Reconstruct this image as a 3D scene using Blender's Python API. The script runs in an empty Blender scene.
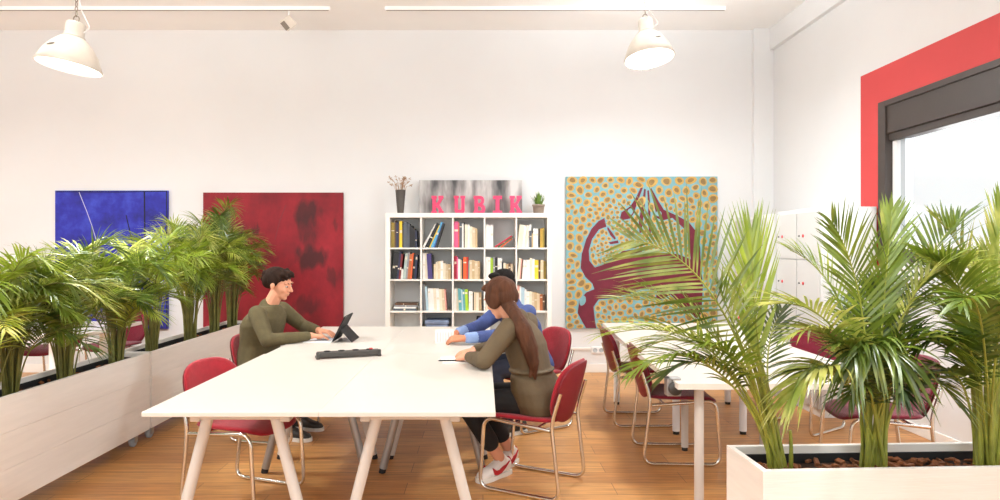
import bpy, bmesh, math, random
from mathutils import Vector as V, Matrix as M, Euler
from mathutils.geometry import tessellate_polygon
PI = math.pi
SC = bpy.context.scene
COL = SC.collection
R = random.Random(7)
CAMZ, F, VX, VY = 1.43, 650.0, 483.0, 250.0

def P(x, y, d):
    "photo point at a given distance into the room -> place in the room"
    return V(((x - VX) * d / F, d, CAMZ + (VY - y) * d / F))

def lin(c):
    return tuple(((v / 255) / 12.92 if v / 255 <= .04045 else ((v / 255 + .055) / 1.055) ** 2.4) for v in c)

# ------------------------------------------------------------------ materials
def mat(name, rgb, rough=.5, metal=0., var=0., vscale=6., bump=0., bscale=80., stretch=(1, 1, 1), spec=.5, sheen=0.):
    m = bpy.data.materials.new(name); m.use_nodes = True
    nt = m.node_tree; b = nt.nodes['Principled BSDF']
    c = lin(rgb)
    b.inputs['Base Color'].default_value = (*c, 1)
    b.inputs['Roughness'].default_value = rough
    b.inputs['Metallic'].default_value = metal
    b.inputs['Specular IOR Level'].default_value = spec
    if sheen:
        b.inputs['Sheen Weight'].default_value = sheen
    if var or bump:
        tc = nt.nodes.new('ShaderNodeTexCoord'); mp = nt.nodes.new('ShaderNodeMapping')
        mp.inputs['Scale'].default_value = stretch
        nt.links.new(tc.outputs['Object'], mp.inputs['Vector'])
    if var:
        n = nt.nodes.new('ShaderNodeTexNoise'); n.inputs['Scale'].default_value = vscale; n.inputs['Detail'].default_value = 5
        nt.links.new(mp.outputs['Vector'], n.inputs['Vector'])
        r = nt.nodes.new('ShaderNodeValToRGB')
        r.color_ramp.elements[0].position = .3; r.color_ramp.elements[1].position = .7
        r.color_ramp.elements[0].color = (*[max(0, v * (1 - var)) for v in c], 1)
        r.color_ramp.elements[1].color = (*[min(1, v * (1 + var)) for v in c], 1)
        nt.links.new(n.outputs['Fac'], r.inputs['Fac']); nt.links.new(r.outputs['Color'], b.inputs['Base Color'])
    if bump:
        n2 = nt.nodes.new('ShaderNodeTexNoise'); n2.inputs['Scale'].default_value = bscale; n2.inputs['Detail'].default_value = 3
        nt.links.new(mp.outputs['Vector'], n2.inputs['Vector'])
        bp = nt.nodes.new('ShaderNodeBump'); bp.inputs['Strength'].default_value = bump; bp.inputs['Distance'].default_value = .01
        nt.links.new(n2.outputs['Fac'], bp.inputs['Height']); nt.links.new(bp.outputs['Normal'], b.inputs['Normal'])
    return m

def emit(name, rgb, s):
    m = bpy.data.materials.new(name); m.use_nodes = True
    b = m.node_tree.nodes['Principled BSDF']
    b.inputs['Base Color'].default_value = (.8, .8, .8, 1)
    b.inputs['Emission Color'].default_value = (*lin(rgb), 1); b.inputs['Emission Strength'].default_value = s
    return m

def leafmat(name, a, bcol, tip):
    m = bpy.data.materials.new(name); m.use_nodes = True
    nt = m.node_tree; nt.nodes.remove(nt.nodes['Principled BSDF'])
    out = nt.nodes['Material Output']
    oi = nt.nodes.new('ShaderNodeObjectInfo'); tc = nt.nodes.new('ShaderNodeTexCoord')
    n = nt.nodes.new('ShaderNodeTexNoise'); n.inputs['Scale'].default_value = 9; n.inputs['Detail'].default_value = 3
    nt.links.new(tc.outputs['Object'], n.inputs['Vector'])
    ad = nt.nodes.new('ShaderNodeMath'); ad.operation = 'ADD'
    sc = nt.nodes.new('ShaderNodeMath'); sc.operation = 'MULTIPLY_ADD'; sc.inputs[1].default_value = .55; sc.inputs[2].default_value = -.27
    nt.links.new(oi.outputs['Random'], sc.inputs[0]); nt.links.new(sc.outputs[0], ad.inputs[0]); nt.links.new(n.outputs['Fac'], ad.inputs[1])
    r = nt.nodes.new('ShaderNodeValToRGB')
    r.color_ramp.elements[0].position = .25; r.color_ramp.elements[0].color = (*lin(a), 1)
    r.color_ramp.elements[1].position = .6; r.color_ramp.elements[1].color = (*lin(bcol), 1)
    e = r.color_ramp.elements.new(.82); e.color = (*lin(tip), 1)
    nt.links.new(ad.outputs[0], r.inputs['Fac'])
    d = nt.nodes.new('ShaderNodeBsdfDiffuse'); t = nt.nodes.new('ShaderNodeBsdfTranslucent'); g = nt.nodes.new('ShaderNodeBsdfGlossy')
    g.inputs['Roughness'].default_value = .35; g.inputs['Color'].default_value = (1, 1, 1, 1)
    nt.links.new(r.outputs['Color'], d.inputs['Color']); nt.links.new(r.outputs['Color'], t.inputs['Color'])
    m1 = nt.nodes.new('ShaderNodeMixShader'); m1.inputs[0].default_value = .3
    m2 = nt.nodes.new('ShaderNodeMixShader'); m2.inputs[0].default_value = .06
    nt.links.new(d.outputs[0], m1.inputs[1]); nt.links.new(t.outputs[0], m1.inputs[2])
    nt.links.new(m1.outputs[0], m2.inputs[1]); nt.links.new(g.outputs[0], m2.inputs[2])
    nt.links.new(m2.outputs[0], out.inputs['Surface'])
    return m

def floormat():
    m = bpy.data.materials.new('oak_planks'); m.use_nodes = True
    nt = m.node_tree; b = nt.nodes['Principled BSDF']
    tc = nt.nodes.new('ShaderNodeTexCoord')
    br = nt.nodes.new('ShaderNodeTexBrick'); br.offset = .37
    br.inputs['Scale'].default_value = 1
    br.inputs['Brick Width'].default_value = 1.25; br.inputs['Row Height'].default_value = .19
    br.inputs['Mortar Size'].default_value = .0018; br.inputs['Bias'].default_value = 0
    br.inputs['Color1'].default_value = (*lin((214, 160, 98)), 1)
    br.inputs['Color2'].default_value = (*lin((190, 134, 78)), 1)
    br.inputs['Mortar'].default_value = (*lin((126, 84, 50)), 1)
    nt.links.new(tc.outputs['Object'], br.inputs['Vector'])
    mp = nt.nodes.new('ShaderNodeMapping'); mp.inputs['Scale'].default_value = (1.3, 16, 1)
    nt.links.new(tc.outputs['Object'], mp.inputs['Vector'])
    n = nt.nodes.new('ShaderNodeTexNoise'); n.inputs['Scale'].default_value = 2.2; n.inputs['Detail'].default_value = 6; n.inputs['Roughness'].default_value = .6
    nt.links.new(mp.outputs['Vector'], n.inputs['Vector'])
    r = nt.nodes.new('ShaderNodeValToRGB')
    r.color_ramp.elements[0].position = .3; r.color_ramp.elements[0].color = (.6, .55, .5, 1)
    r.color_ramp.elements[1].position = .68; r.color_ramp.elements[1].color = (1.18, 1.12, 1.05, 1)
    nt.links.new(n.outputs['Fac'], r.inputs['Fac'])
    mx = nt.nodes.new('ShaderNodeMix'); mx.data_type = 'RGBA'; mx.blend_type = 'MULTIPLY'; mx.inputs['Factor'].default_value = .85
    nt.links.new(br.outputs['Color'], mx.inputs['A']); nt.links.new(r.outputs['Color'], mx.inputs['B'])
    nt.links.new(mx.outputs['Result'], b.inputs['Base Color'])
    b.inputs['Roughness'].default_value = .38
    return m

MT = {}
def mk(k, *a, **kw):
    MT[k] = mat(k, *a, **kw); return MT[k]
mk('wall_paint', (227, 227, 227), .85, var=.02, vscale=1.2, bump=.08, bscale=14)
mk('ceiling_paint', (248, 247, 245), .9, var=.015, vscale=2)
mk('white_trim', (240, 237, 232), .5)
mk('red_paint', (194, 62, 62), .7, var=.03, vscale=3)
mk('dark_frame', (60, 51, 46), .45, var=.05, vscale=8)
mk('white_plastic', (238, 238, 238), .4)
mk('grey_plastic', (176, 184, 190), .4)
mk('laminate', (210, 203, 193), .32, var=.008, vscale=2)
mk('table_edge', (228, 218, 205), .5)
mk('steel_grey', (172, 170, 168), .38, metal=.75)
mk('white_steel', (204, 196, 188), .4)
mk('dark_rubber', (35, 33, 32), .7)
mk('chrome', (225, 222, 215), .12, metal=1.)
mk('red_fabric', (158, 26, 40), .85, var=.12, vscale=25, bump=.25, bscale=500, sheen=.3, spec=.2)
mk('wine_fabric', (112, 18, 40), .85, var=.12, vscale=25, bump=.25, bscale=500, sheen=.3, spec=.2)
mk('red_shell', (122, 20, 32), .5)
mk('shelf_white', (240, 236, 228), .45)
mk('planter_board', (232, 226, 219), .55, var=.035, vscale=3, bump=.1, bscale=10, stretch=(1.2, 1.2, 14))
mk('liner', (22, 22, 24), .7)
mk('soil', (62, 38, 22), .95, var=.4, vscale=40, bump=.6, bscale=60)
mk('bark', (128, 76, 42), .9, var=.4, vscale=30)
mk('stem_green', (138, 142, 52), .5, var=.25, vscale=14)
mk('stem_dark', (108, 106, 44), .55, var=.3, vscale=14)
mk('aluminium', (214, 206, 194), .42, metal=.35, var=.06, vscale=12)
mk('scuff_and_shadow', (128, 118, 106), .7)
mk('chain_metal', (150, 140, 128), .4, metal=.8)
mk('skin', (214, 150, 118), .55, var=.05, vscale=12)
mk('skin_brown', (196, 128, 92), .55, var=.05, vscale=12)
mk('hair_dark', (40, 25, 17), .8, spec=.15, var=.4, vscale=30, stretch=(1, 1, .25), bump=.5, bscale=70)
mk('hair_brown', (78, 47, 30), .7, spec=.2, var=.35, vscale=26, stretch=(1, 1, .2), bump=.6, bscale=70)
mk('hair_black', (24, 19, 17), .8, spec=.15, bump=.5, bscale=70)
mk('olive_knit', (88, 78, 50), .9, var=.14, vscale=20, bump=.4, bscale=180)
mk('olive_jacket', (88, 72, 48), .75, var=.14, vscale=9, bump=.35, bscale=25)
mk('denim_blue', (62, 78, 130), .85, var=.16, vscale=14, bump=.3, bscale=60)
mk('cuff_blue', (128, 150, 192), .85, var=.1, vscale=14)
mk('jeans', (42, 46, 62), .85, var=.15, vscale=20)
mk('black_cloth', (24, 22, 23), .85)
mk('shoe_white', (236, 228, 220), .5)
mk('shoe_red', (178, 24, 34), .5)
mk('shoe_sole', (240, 236, 228), .5)
mk('black_plastic', (26, 25, 27), .6, spec=.3)
mk('charcoal', (62, 58, 54), .5, var=.1, vscale=20)
mk('screen', (40, 44, 50), .15)
mk('paper', (240, 238, 232), .7)
mk('pages', (226, 214, 192), .8)
mk('eye_white', (196, 178, 166), .3)
mk('vase_dark', (76, 70, 64), .4, var=.1, vscale=20)
mk('dried', (176, 140, 106), .8, var=.25, vscale=40)
mk('pot_taupe', (142, 126, 112), .7, var=.08, vscale=30)
mk('herb', (110, 142, 58), .6, var=.3, vscale=40)
mk('pink_letter', (226, 62, 104), .55, var=.1, vscale=30)
mk('locker_body', (222, 222, 220), .4)
mk('locker_door', (204, 203, 200), .38)
mk('locker_shade', (204, 204, 203), .4)
mk('seam', (120, 120, 120), .6)
mk('red_dot', (214, 70, 70), .5)
mk('canvas_edge', (180, 150, 90), .8)
mk('p_teal', (118, 166, 174), .75, var=.1, vscale=14)
mk('p_yellow', (192, 154, 80), .75, var=.14, vscale=14)
mk('p_cream', (192, 160, 94), .75, var=.14, vscale=14)
mk('p_brown', (136, 108, 64), .75, var=.2, vscale=16)
mk('p_maroon', (106, 26, 46), .75, var=.12, vscale=10)
mk('blue_grey', (120, 134, 160), .8, var=.15, vscale=14)
MT['floor'] = floormat()
MT['leaf_a'] = leafmat('leaf_a', (74, 96, 22), (126, 144, 42), (190, 190, 100))
MT['leaf_b'] = leafmat('leaf_b', (46, 68, 16), (94, 114, 34), (160, 164, 80))
MT['leaf_c'] = leafmat('leaf_c', (118, 140, 30), (156, 170, 50), (204, 202, 104))
MT['lamp_inside'] = emit('lamp_inside', (255, 250, 240), 3.0)

# ------------------------------------------------------------------ mesh collector
class MB:
    def __init__(s): s.v = []; s.f = []; s.m = []; s.sm = []
    def add(s, vs, fs, mi=0, smooth=False):
        o = len(s.v); s.v += [V(p) for p in vs]
        for f in fs: s.f.append(tuple(o + i for i in f)); s.m.append(mi); s.sm.append(smooth)
    def box(s, c, d, mi=0, rot=None, bev=0.):
        bm = bmesh.new(); bmesh.ops.create_cube(bm, size=1)
        for v in bm.verts: v.co = V((v.co.x * d[0], v.co.y * d[1], v.co.z * d[2]))
        if bev: bmesh.ops.bevel(bm, geom=bm.edges[:], offset=min(bev, min(d) * .45), segments=2, affect='EDGES', profile=.5)
        bm.verts.index_update(); mx = M.Translation(V(c)) @ (rot.to_4x4() if rot else M())
        s.add([mx @ v.co for v in bm.verts], [[v.index for v in f.verts] for f in bm.faces], mi); bm.free()
    def bx(s, a, b, mi=0, bev=0.):
        s.box([(a[i] + b[i]) / 2 for i in range(3)], [abs(b[i] - a[i]) for i in range(3)], mi, None, bev)
    def tube(s, pts, r, n=10, mi=0, cap=True, closed=False):
        pts = [V(p) for p in pts]; k = len(pts)
        rs = r if isinstance(r, (list, tuple)) else [r] * k
        T = []
        for i in range(k):
            a = pts[i - 1] if (i > 0 or closed) else pts[i]; b = pts[(i + 1) % k] if (i < k - 1 or closed) else pts[i]
            t = (b - a); T.append(t.normalized() if t.length > 1e-9 else V((0, 0, 1)))
        u = T[0].orthogonal().normalized(); vs = []
        for i in range(k):
            u = (u - T[i] * u.dot(T[i])); u = u.normalized() if u.length > 1e-6 else T[i].orthogonal().normalized()
            w = T[i].cross(u)
            for j in range(n):
                a = 2 * PI * j / n; vs.append(pts[i] + (u * math.cos(a) + w * math.sin(a)) * rs[i])
        fs = []
        for i in range(k if closed else k - 1):
            for j in range(n):
                a = i * n + j; b = i * n + (j + 1) % n; c = ((i + 1) % k) * n + (j + 1) % n; d = ((i + 1) % k) * n + j
                fs.append((a, b, c, d))
        s.add(vs, fs, mi, True)
        if cap and not closed:
            s.add(vs[:n], [tuple(reversed(range(n)))], mi); s.add(vs[-n:], [tuple(range(n))], mi)
    def lathe(s, prof, n=24, mi=0, mx=None, capb=False, capt=False):
        mx = mx or M(); vs = []
        for r, z in prof:
            for j in range(n):
                a = 2 * PI * j / n; vs.append(mx @ V((r * math.cos(a), r * math.sin(a), z)))
        fs = [(i * n + j, i * n + (j + 1) % n, (i + 1) * n + (j + 1) % n, (i + 1) * n + j) for i in range(len(prof) - 1) for j in range(n)]
        s.add(vs, fs, mi, True)
        if capb: s.add(vs[:n], [tuple(reversed(range(n)))], mi)
        if capt: s.add(vs[-n:], [tuple(range(n))], mi)
    def ell(s, c, ax, n=14, k=9, mi=0):
        c = V(c); a, b, d = [V(x) for x in ax]; vs = [c - d]
        for i in range(1, k):
            ph = -PI / 2 + PI * i / k
            for j in range(n):
                t = 2 * PI * j / n
                vs.append(c + (a * math.cos(t) + b * math.sin(t)) * math.cos(ph) + d * math.sin(ph))
        vs.append(c + d); fs = [(0, 1 + (j + 1) % n, 1 + j) for j in range(n)]
        for i in range(k - 2):
            for j in range(n):
                p = 1 + i * n; fs.append((p + j, p + (j + 1) % n, p + n + (j + 1) % n, p + n + j))
        p = 1 + (k - 2) * n; e = len(vs) - 1
        fs += [(p + j, p + (j + 1) % n, e) for j in range(n)]
        s.add(vs, fs, mi, True)
    def cap(s, p0, r0, p1, r1, n=12, mi=0):
        p0, p1 = V(p0), V(p1); d = p1 - p0; L = d.length; d = d.normalized() if L > 1e-6 else V((0, 0, 1))
        pts, rs = [], []
        for a in (-.999, -.9, -.7, -.35): pts.append(p0 + d * r0 * a); rs.append(r0 * math.sqrt(1 - a * a))
        for t in (0, .33, .66, 1): pts.append(p0.lerp(p1, t)); rs.append(r0 + (r1 - r0) * t)
        for a in (.35, .7, .9, .999): pts.append(p1 + d * r1 * a); rs.append(r1 * math.sqrt(1 - a * a))
        s.tube(pts, rs, n, mi)
    def loft(s, secs, n=20, mi=0):
        "secs: (centre, half axis a, half axis b)"
        vs = []
        for c, a, b in secs:
            c, a, b = V(c), V(a), V(b)
            for j in range(n):
                t = 2 * PI * j / n; ct, st = math.cos(t), math.sin(t)
                q = 2 / 2.4
                vs.append(c + a * math.copysign(abs(ct) ** q, ct) + b * math.copysign(abs(st) ** q, st))
        k = len(secs)
        fs = [(i * n + j, i * n + (j + 1) % n, (i + 1) * n + (j + 1) % n, (i + 1) * n + j) for i in range(k - 1) for j in range(n)]
        s.add(vs, fs, mi, True)
        s.add(vs[:n], [tuple(reversed(range(n)))], mi); s.add(vs[-n:], [tuple(range(n))], mi)
    def prism(s, poly, z0, z1, mx=None, mi=0, side=None):
        "poly of (x,y) extruded along local z"
        mx = mx or M(); n = len(poly)
        lo = [mx @ V((p[0], p[1], z0)) for p in poly]; hi = [mx @ V((p[0], p[1], z1)) for p in poly]
        tri = tessellate_polygon([[V((p[0], p[1], 0)) for p in poly]])
        s.add(hi, [tuple(t) for t in tri], mi)
        s.add(lo, [tuple(reversed(t)) for t in tri], mi)
        s.add(lo + hi, [(i, (i + 1) % n, n + (i + 1) % n, n + i) for i in range(n)], mi if side is None else side)
    def face(s, poly, z, mx, mi):
        tri = tessellate_polygon([[V((p[0], p[1], 0)) for p in poly]])
        s.add([mx @ V((p[0], p[1], z)) for p in poly], [tuple(t) for t in tri], mi)
    def build(s, name, mats, parent=None, loc=None, fixn=True, shift=True):
        mats = mats if isinstance(mats, (list, tuple)) else [mats]
        me = bpy.data.meshes.new(name)
        off = V(loc) if loc is not None else V((0, 0, 0))
        me.from_pydata([tuple(v - (off if shift else V((0, 0, 0)))) for v in s.v], [], s.f)
        for q in mats: me.materials.append(MT[q] if isinstance(q, str) else q)
        me.polygons.foreach_set('material_index', s.m); me.polygons.foreach_set('use_smooth', s.sm)
        if fixn:
            bm = bmesh.new(); bm.from_mesh(me); bmesh.ops.recalc_face_normals(bm, faces=bm.faces[:]); bm.to_mesh(me); bm.free()
        me.update()
        o = bpy.data.objects.new(name, me); COL.objects.link(o)
        if loc is not None: o.location = off
        if parent: o.parent = parent
        return o

def fillet(pts, r, k=6):
    pts = [V(p) for p in pts]; out = [pts[0]]
    for i in range(1, len(pts) - 1):
        a, b, c = pts[i - 1], pts[i], pts[i + 1]
        d1 = (a - b); d2 = (c - b); rr = min(r, d1.length * .48, d2.length * .48)
        p, q = b + d1.normalized() * rr, b + d2.normalized() * rr
        for j in range(k + 1):
            t = j / k; out.append(p * (1 - t) ** 2 + b * 2 * t * (1 - t) + q * t * t)
    out.append(pts[-1]); return out

def bez(c, t):
    a, b, d, e = c; u = 1 - t
    return a * u ** 3 + b * 3 * u * u * t + d * 3 * u * t * t + e * t ** 3

def empty(name, loc, rz=0.):
    o = bpy.data.objects.new(name, None); COL.objects.link(o); o.location = loc; o.rotation_euler = (0, 0, rz); o.empty_display_size = .1
    return o
def tag(o, label, cat, group=None, kind=None):
    o['label'] = label; o['category'] = cat
    if group: o['group'] = group
    if kind: o['kind'] = kind
    return o
def thing(name, label, cat, loc=(0, 0, 0), rz=0., group=None):
    return tag(empty(name, loc, rz), label, cat, group)
def struct(o): o['kind'] = 'structure'; return o
def dup(root, loc, rz, label=None, group=None):
    r = root.copy(); COL.objects.link(r); r.location = loc; r.rotation_euler = (0, 0, rz)
    if label: r['label'] = label
    if group: r['group'] = group
    for ch in list(root.children):
        c = ch.copy(); COL.objects.link(c); c.parent = r
        for g in list(ch.children):
            d = g.copy(); COL.objects.link(d); d.parent = c
    return r
def organic(mb, name, m, parent, voxel=.006, smooth=6, loc=None):
    "one continuous skin over overlapping volumes"
    o = mb.build(name, m, None, loc)
    r = o.modifiers.new('r', 'REMESH'); r.mode = 'VOXEL'; r.voxel_size = voxel; r.use_smooth_shade = True
    if smooth:
        q = o.modifiers.new('s', 'SMOOTH'); q.factor = .5; q.iterations = smooth
    bpy.context.view_layer.update()
    dg = bpy.context.evaluated_depsgraph_get()
    me = bpy.data.meshes.new_from_object(o.evaluated_get(dg))
    old = o.data; o.modifiers.clear(); o.data = me; bpy.data.meshes.remove(old); me.name = name
    me.materials.clear(); me.materials.append(MT[m])
    me.polygons.foreach_set('use_smooth', [True] * len(me.polygons)); me.polygons.foreach_set('material_index', [0] * len(me.polygons))
    if parent: o.parent = parent
    return o

# ------------------------------------------------------------------ room
XL, XR, Y0, Y1, ZC = -7.0, 3.37, -2.6, 7.6, 4.0
mb = MB(); mb.bx((XL - .3, Y0, -.1), (XR + .3, Y1 + .3, 0)); struct(mb.build('floor', 'floor'))
mb = MB(); mb.bx((XL - .3, Y0, ZC), (XR + .3, Y1 + .3, ZC + .1)); struct(mb.build('ceiling', 'ceiling_paint'))
mb = MB(); mb.bx((XL - .3, Y1, 0), (XR + .3, Y1 + .25, ZC)); struct(mb.build('wall_back', 'wall_paint'))
mb = MB(); mb.bx((XL - .25, Y0, 0), (XL, Y1, ZC)); struct(mb.build('wall_left', 'wall_paint'))
# right wall with the window opening
WA, WB, WZ0, WZ1 = 1.6, 5.53, 1.33, 2.68
mb = MB()
mb.bx((XR, Y0, 0), (XR + .28, WA, ZC)); mb.bx((XR, WB, 0), (XR + .28, Y1, ZC))
mb.bx((XR, WA, 0), (XR + .28, WB, WZ0)); mb.bx((XR, WA, WZ1), (XR + .28, WB, ZC))
struct(mb.build('wall_right', 'wall_paint'))
# red painted band round the window
mb = MB()
mb.bx((XR - .006, WB, .0), (XR + .001, 5.79, 2.975)); mb.bx((XR - .006, WA - .28, WZ1), (XR + .001, WB, 2.975))
mb.bx((XR - .006, WA - .28, 0.), (XR + .001, WA, WZ1))
b = mb.build('trim_1', 'red_paint'); struct(b); b['label'] = 'red painted band around the window'
# shallow pilaster in the corner and the downstand along the right wall
mb = MB(); mb.bx((3.14, Y1 - .07, 0), (XR, Y1 + .01, ZC), bev=.004); struct(mb.build('trim_2', 'wall_paint'))
mb = MB(); mb.bx((XR - .05, Y0, 3.745), (XR + .01, Y1 - .07, ZC), bev=.004); struct(mb.build('trim_3', 'wall_paint'))
mb = MB(); mb.bx((XL, Y1 - .014, 0), (3.14, Y1 + .002, .1), bev=.003); struct(mb.build('baseboard_back', 'white_trim'))
mb = MB(); mb.bx((XR - .014, 0, 0), (XR + .002, 5.53, .08), bev=.003); struct(mb.build('baseboard_right', 'white_trim'))
# window: dark shutter box, jamb, pale sash, glass
win = struct(empty('window_1', (XR, WB, WZ0)))
def wpart(name, m, *boxes, par=win, bev=.003):
    q = MB()
    for a, b_ in boxes: q.bx(a, b_, 0, bev)
    o = q.build(name, m, None, (XR, WB, WZ0)); o.parent = win; o.location = (0, 0, 0); return o
wpart('frame', 'dark_frame', ((XR - .012, WB - .1, WZ0), (XR + .1, WB, WZ1)), ((XR - .012, WA, WZ0), (XR + .1, WA + .1, WZ1)),
      ((XR - .0112, WA + .001, WZ1 - .05), (XR + .099, WB - .001, WZ1 - .001)), ((XR - .0112, WA + .001, WZ0 + .001), (XR + .099, WB - .001, WZ0 + .1)))
wpart('shutter_box', 'dark_frame', ((XR + .002, WA + .05, 2.40), (XR + .16, WB - .06, WZ1 - .045)), bev=.006)
wpart('shutter_rail', 'dark_frame', ((XR + .02, WA + .08, 2.34), (XR + .11, WB - .09, 2.402)), bev=.006)
wpart('sash', 'white_plastic', ((XR + .05, WB - .16, WZ0 + .1), (XR + .1, WB - .1, 2.34)), ((XR + .05, WA + .1, WZ0 + .1), (XR + .1, WA + .16, 2.34)),
      ((XR + .05, WA + .1, WZ0 + .1), (XR + .1, WB - .1, WZ0 + .16)))
wpart('shutter_guide', 'grey_plastic', ((XR + .06, WB - .25, WZ0 + .1), (XR + .12, WB - .19, 2.34)))
gm = bpy.data.materials.new('window_glass'); gm.use_nodes = True; nt = gm.node_tree; nt.nodes.remove(nt.nodes['Principled BSDF'])
t_ = nt.nodes.new('ShaderNodeBsdfTransparent'); g_ = nt.nodes.new('ShaderNodeBsdfGlossy'); g_.inputs['Roughness'].default_value = .02
x_ = nt.nodes.new('ShaderNodeMixShader'); x_.inputs[0].default_value = .05
nt.links.new(t_.outputs[0], x_.inputs[1]); nt.links.new(g_.outputs[0], x_.inputs[2]); nt.links.new(x_.outputs[0], nt.nodes['Material Output'].inputs['Surface'])
MT['window_glass'] = gm
wpart('glass', 'window_glass', ((XR + .075, WA + .14, WZ0 + .13), (XR + .083, WB - .14, 2.37)), bev=0)

# ------------------------------------------------------------------ chairs
def make_chair(label, group, fab='red_fabric'):
    t = thing('stacking_chair', label, 'chair', (0, 0, 0), 0, group)
    for s in (-1, 1):
        y = .222 * s
        q = MB()
        q.tube(fillet([(-.268, y, .62), (-.212, y, .44), (-.262, y, .0125), (.245, y, .0125), (.215, y, .435), (-.205, y, .40)], .07), .0115, 10)
        q.build('side_frame', 'chrome', t)
    q = MB()
    q.tube([(-.12, -.222, .404), (-.12, .222, .404)], .009, 8); q.tube([(.14, -.222, .425), (.14, .222, .425)], .009, 8)
    q.build('cross_bar', 'chrome', t)
    def shell(fn, a, b_, n=40, rings=6, ex=4.2):
        "closed cushion: fn(u, v, side) -> point, superellipse outline"
        vs = []; seq = [(0., 1)] + [((i + 1) / rings, 1) for i in range(rings)]
        seq = [(math.sin(PI / 2 * i / rings), 1 - i / rings) for i in range(rings + 1)]
        layers = [(r_, h) for r_, h in seq] + [(r_, -h) for r_, h in reversed(seq[:-1])]
        fs = []
        for r_, h in layers:
            for j in range(n):
                th = 2 * PI * j / n; c, s_ = math.cos(th), math.sin(th)
                rad = (abs(c) ** ex + abs(s_) ** ex) ** (-1 / ex)
                hh = math.copysign(min(1, abs(h) * 1.0) ** .55, h) if h else 0
                vs.append(fn(a * rad * c * max(r_, .001), b_ * rad * s_ * max(r_, .001), hh))
        L = len(layers)
        for i in range(L - 1):
            for j in range(n): fs.append((i * n + j, i * n + (j + 1) % n, (i + 1) * n + (j + 1) % n, (i + 1) * n + j))
        return vs, fs
    def seat(u, v, h):
        z = .438 + .026 * h - .9 * max(0, u - .12) ** 2 * 3 + .25 * v * v
        return V((u + .015, v, z))
    q = MB(); vs, fs = shell(seat, .235, .222); q.add(vs, fs, 0, True); q.build('seat', fab, t)
    def back(u, v, h):   # u up, v side
        w = 1 - .10 * max(0, -u / .18)
        return V((-.212 - .26 * (u + .18) + .8 * v * v - .02 * h, v * w, .605 + u))
    q = MB(); vs, fs = shell(back, .178, .225, ex=3.0); q.add(vs, fs, 0, True); q.build('backrest', fab, t)
    # moulded rear shell that carries the upholstery down to the seat
    def rear(u, v, h):
        w = 1 - .12 * max(0, -u / .2)
        return V((-.232 - .26 * (u + .18) + .8 * v * v - .008 * h, v * w * .97, .595 + u))
    q = MB(); vs, fs = shell(rear, .178, .222, ex=3.0); q.add(vs, fs, 0, True); q.build('rear_shell', 'red_shell', t)
    return t
G_CH = 'red stacking chairs around the tables'
ch0 = make_chair('empty red chair with chrome sled legs tucked at the near left corner of the table', G_CH)
ch0.location = (-1.38, 3.78, 0); ch0.rotation_euler = (0, 0, math.radians(-20))
wch_rz = math.atan2(.46, -.89)
dup(ch0, (.30, 3.98, 0), wch_rz, 'red chrome chair the long-haired woman is sitting on')
dup(ch0, (-1.585, 5.0, 0), math.radians(-12), 'red chair behind the man in the green sweater')
dup(ch0, (.385, 5.32, 0), math.atan2(-.5, -.85), 'red chair of the man in blue, in front of the bookcase')
chw = make_chair('wine red chair tucked under the near left side of the right-hand table', G_CH, 'wine_fabric')
chw.location = (1.335, 4.52, 0); chw.rotation_euler = (0, 0, math.radians(-3))
dup(chw, (1.31, 5.45, 0), math.radians(0), 'wine red chair at the far left corner of the right-hand table, below the spotted painting')
dup(chw, (2.56, 5.25, 0), math.radians(214), 'wine red chair on the locker side of the right-hand table, far one')
dup(chw, (2.42, 4.02, 0), math.radians(172), 'wine red chair behind the middle palm, on the window side of the table')
dup(chw, (-4.36, 6.55, 0), math.radians(-90), 'red chair behind the left planter, the one further left')
dup(chw, (-3.86, 6.8, 0), math.radians(-100), 'red chair behind the left planter, the one nearer the blue painting')

# ------------------------------------------------------------------ tables
TW, TL, TZ = .7548, 1.545, .74
def make_table(label, group):
    t = thing('work_table', label, 'table', (0, 0, 0), 0, group)
    q = MB(); q.bx((-TW / 2, -TL / 2, TZ - .022), (TW / 2, TL / 2, TZ), 0, .003); q.build('tabletop', 'laminate', t)
    q = MB()
    for x in (-.3, .3): q.bx((x - .015, -TL / 2 + .14, TZ - .052), (x + .015, TL / 2 - .14, TZ - .022), 0, .003)
    q.build('rail', 'steel_grey', t)
    for s in (-1, 1):
        y = s * (TL / 2 - .14)
        q = MB(); q.bx((-.19, y - .025, TZ - .064), (.19, y + .025, TZ - .022), 0, .006)
        for x in (-.2, .2): q.bx((x - .022, y - .03, TZ - .072), (x + .022, y + .03, TZ - .022), 0, .005)
        q.build('leg_bracket', 'white_steel', t)
        for x in (-1, 1):
            q = MB(); q.tube([(x * .15, y, TZ - .05), (x * .318, y, .03)], .025, 16); lg = q.build('leg', 'white_steel' if s < 0 else 'steel_grey', t)  # far legs get darker steel, standing in for the shade under the table
            q = MB(); q.tube([(x * .317, y, .034), (x * .325, y, 0)], .022, 14); q.build('foot_tip', 'dark_rubber', lg)
    return t
G_T = 'white tables pushed together in the middle'
yn, yf = 2.768 + TL / 2, 2.768 + TL * 1.5 + .001
t0 = make_table('near left white table of the block of four, its corner nearest the left planter', G_T)
t0.location = (-1.456 + TW / 2, yn, 0)
dup(t0, (.054 - TW / 2, yn, 0), 0, 'near white table of the block of four where the woman sits')
dup(t0, (-1.456 + TW / 2 + .012, yf, 0), 0, 'far white table of the block of four, under the tablet')
dup(t0, (.054 - TW / 2 + .0115, yf, 0), 0, 'far white table of the block of four where the man in blue sits')
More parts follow.
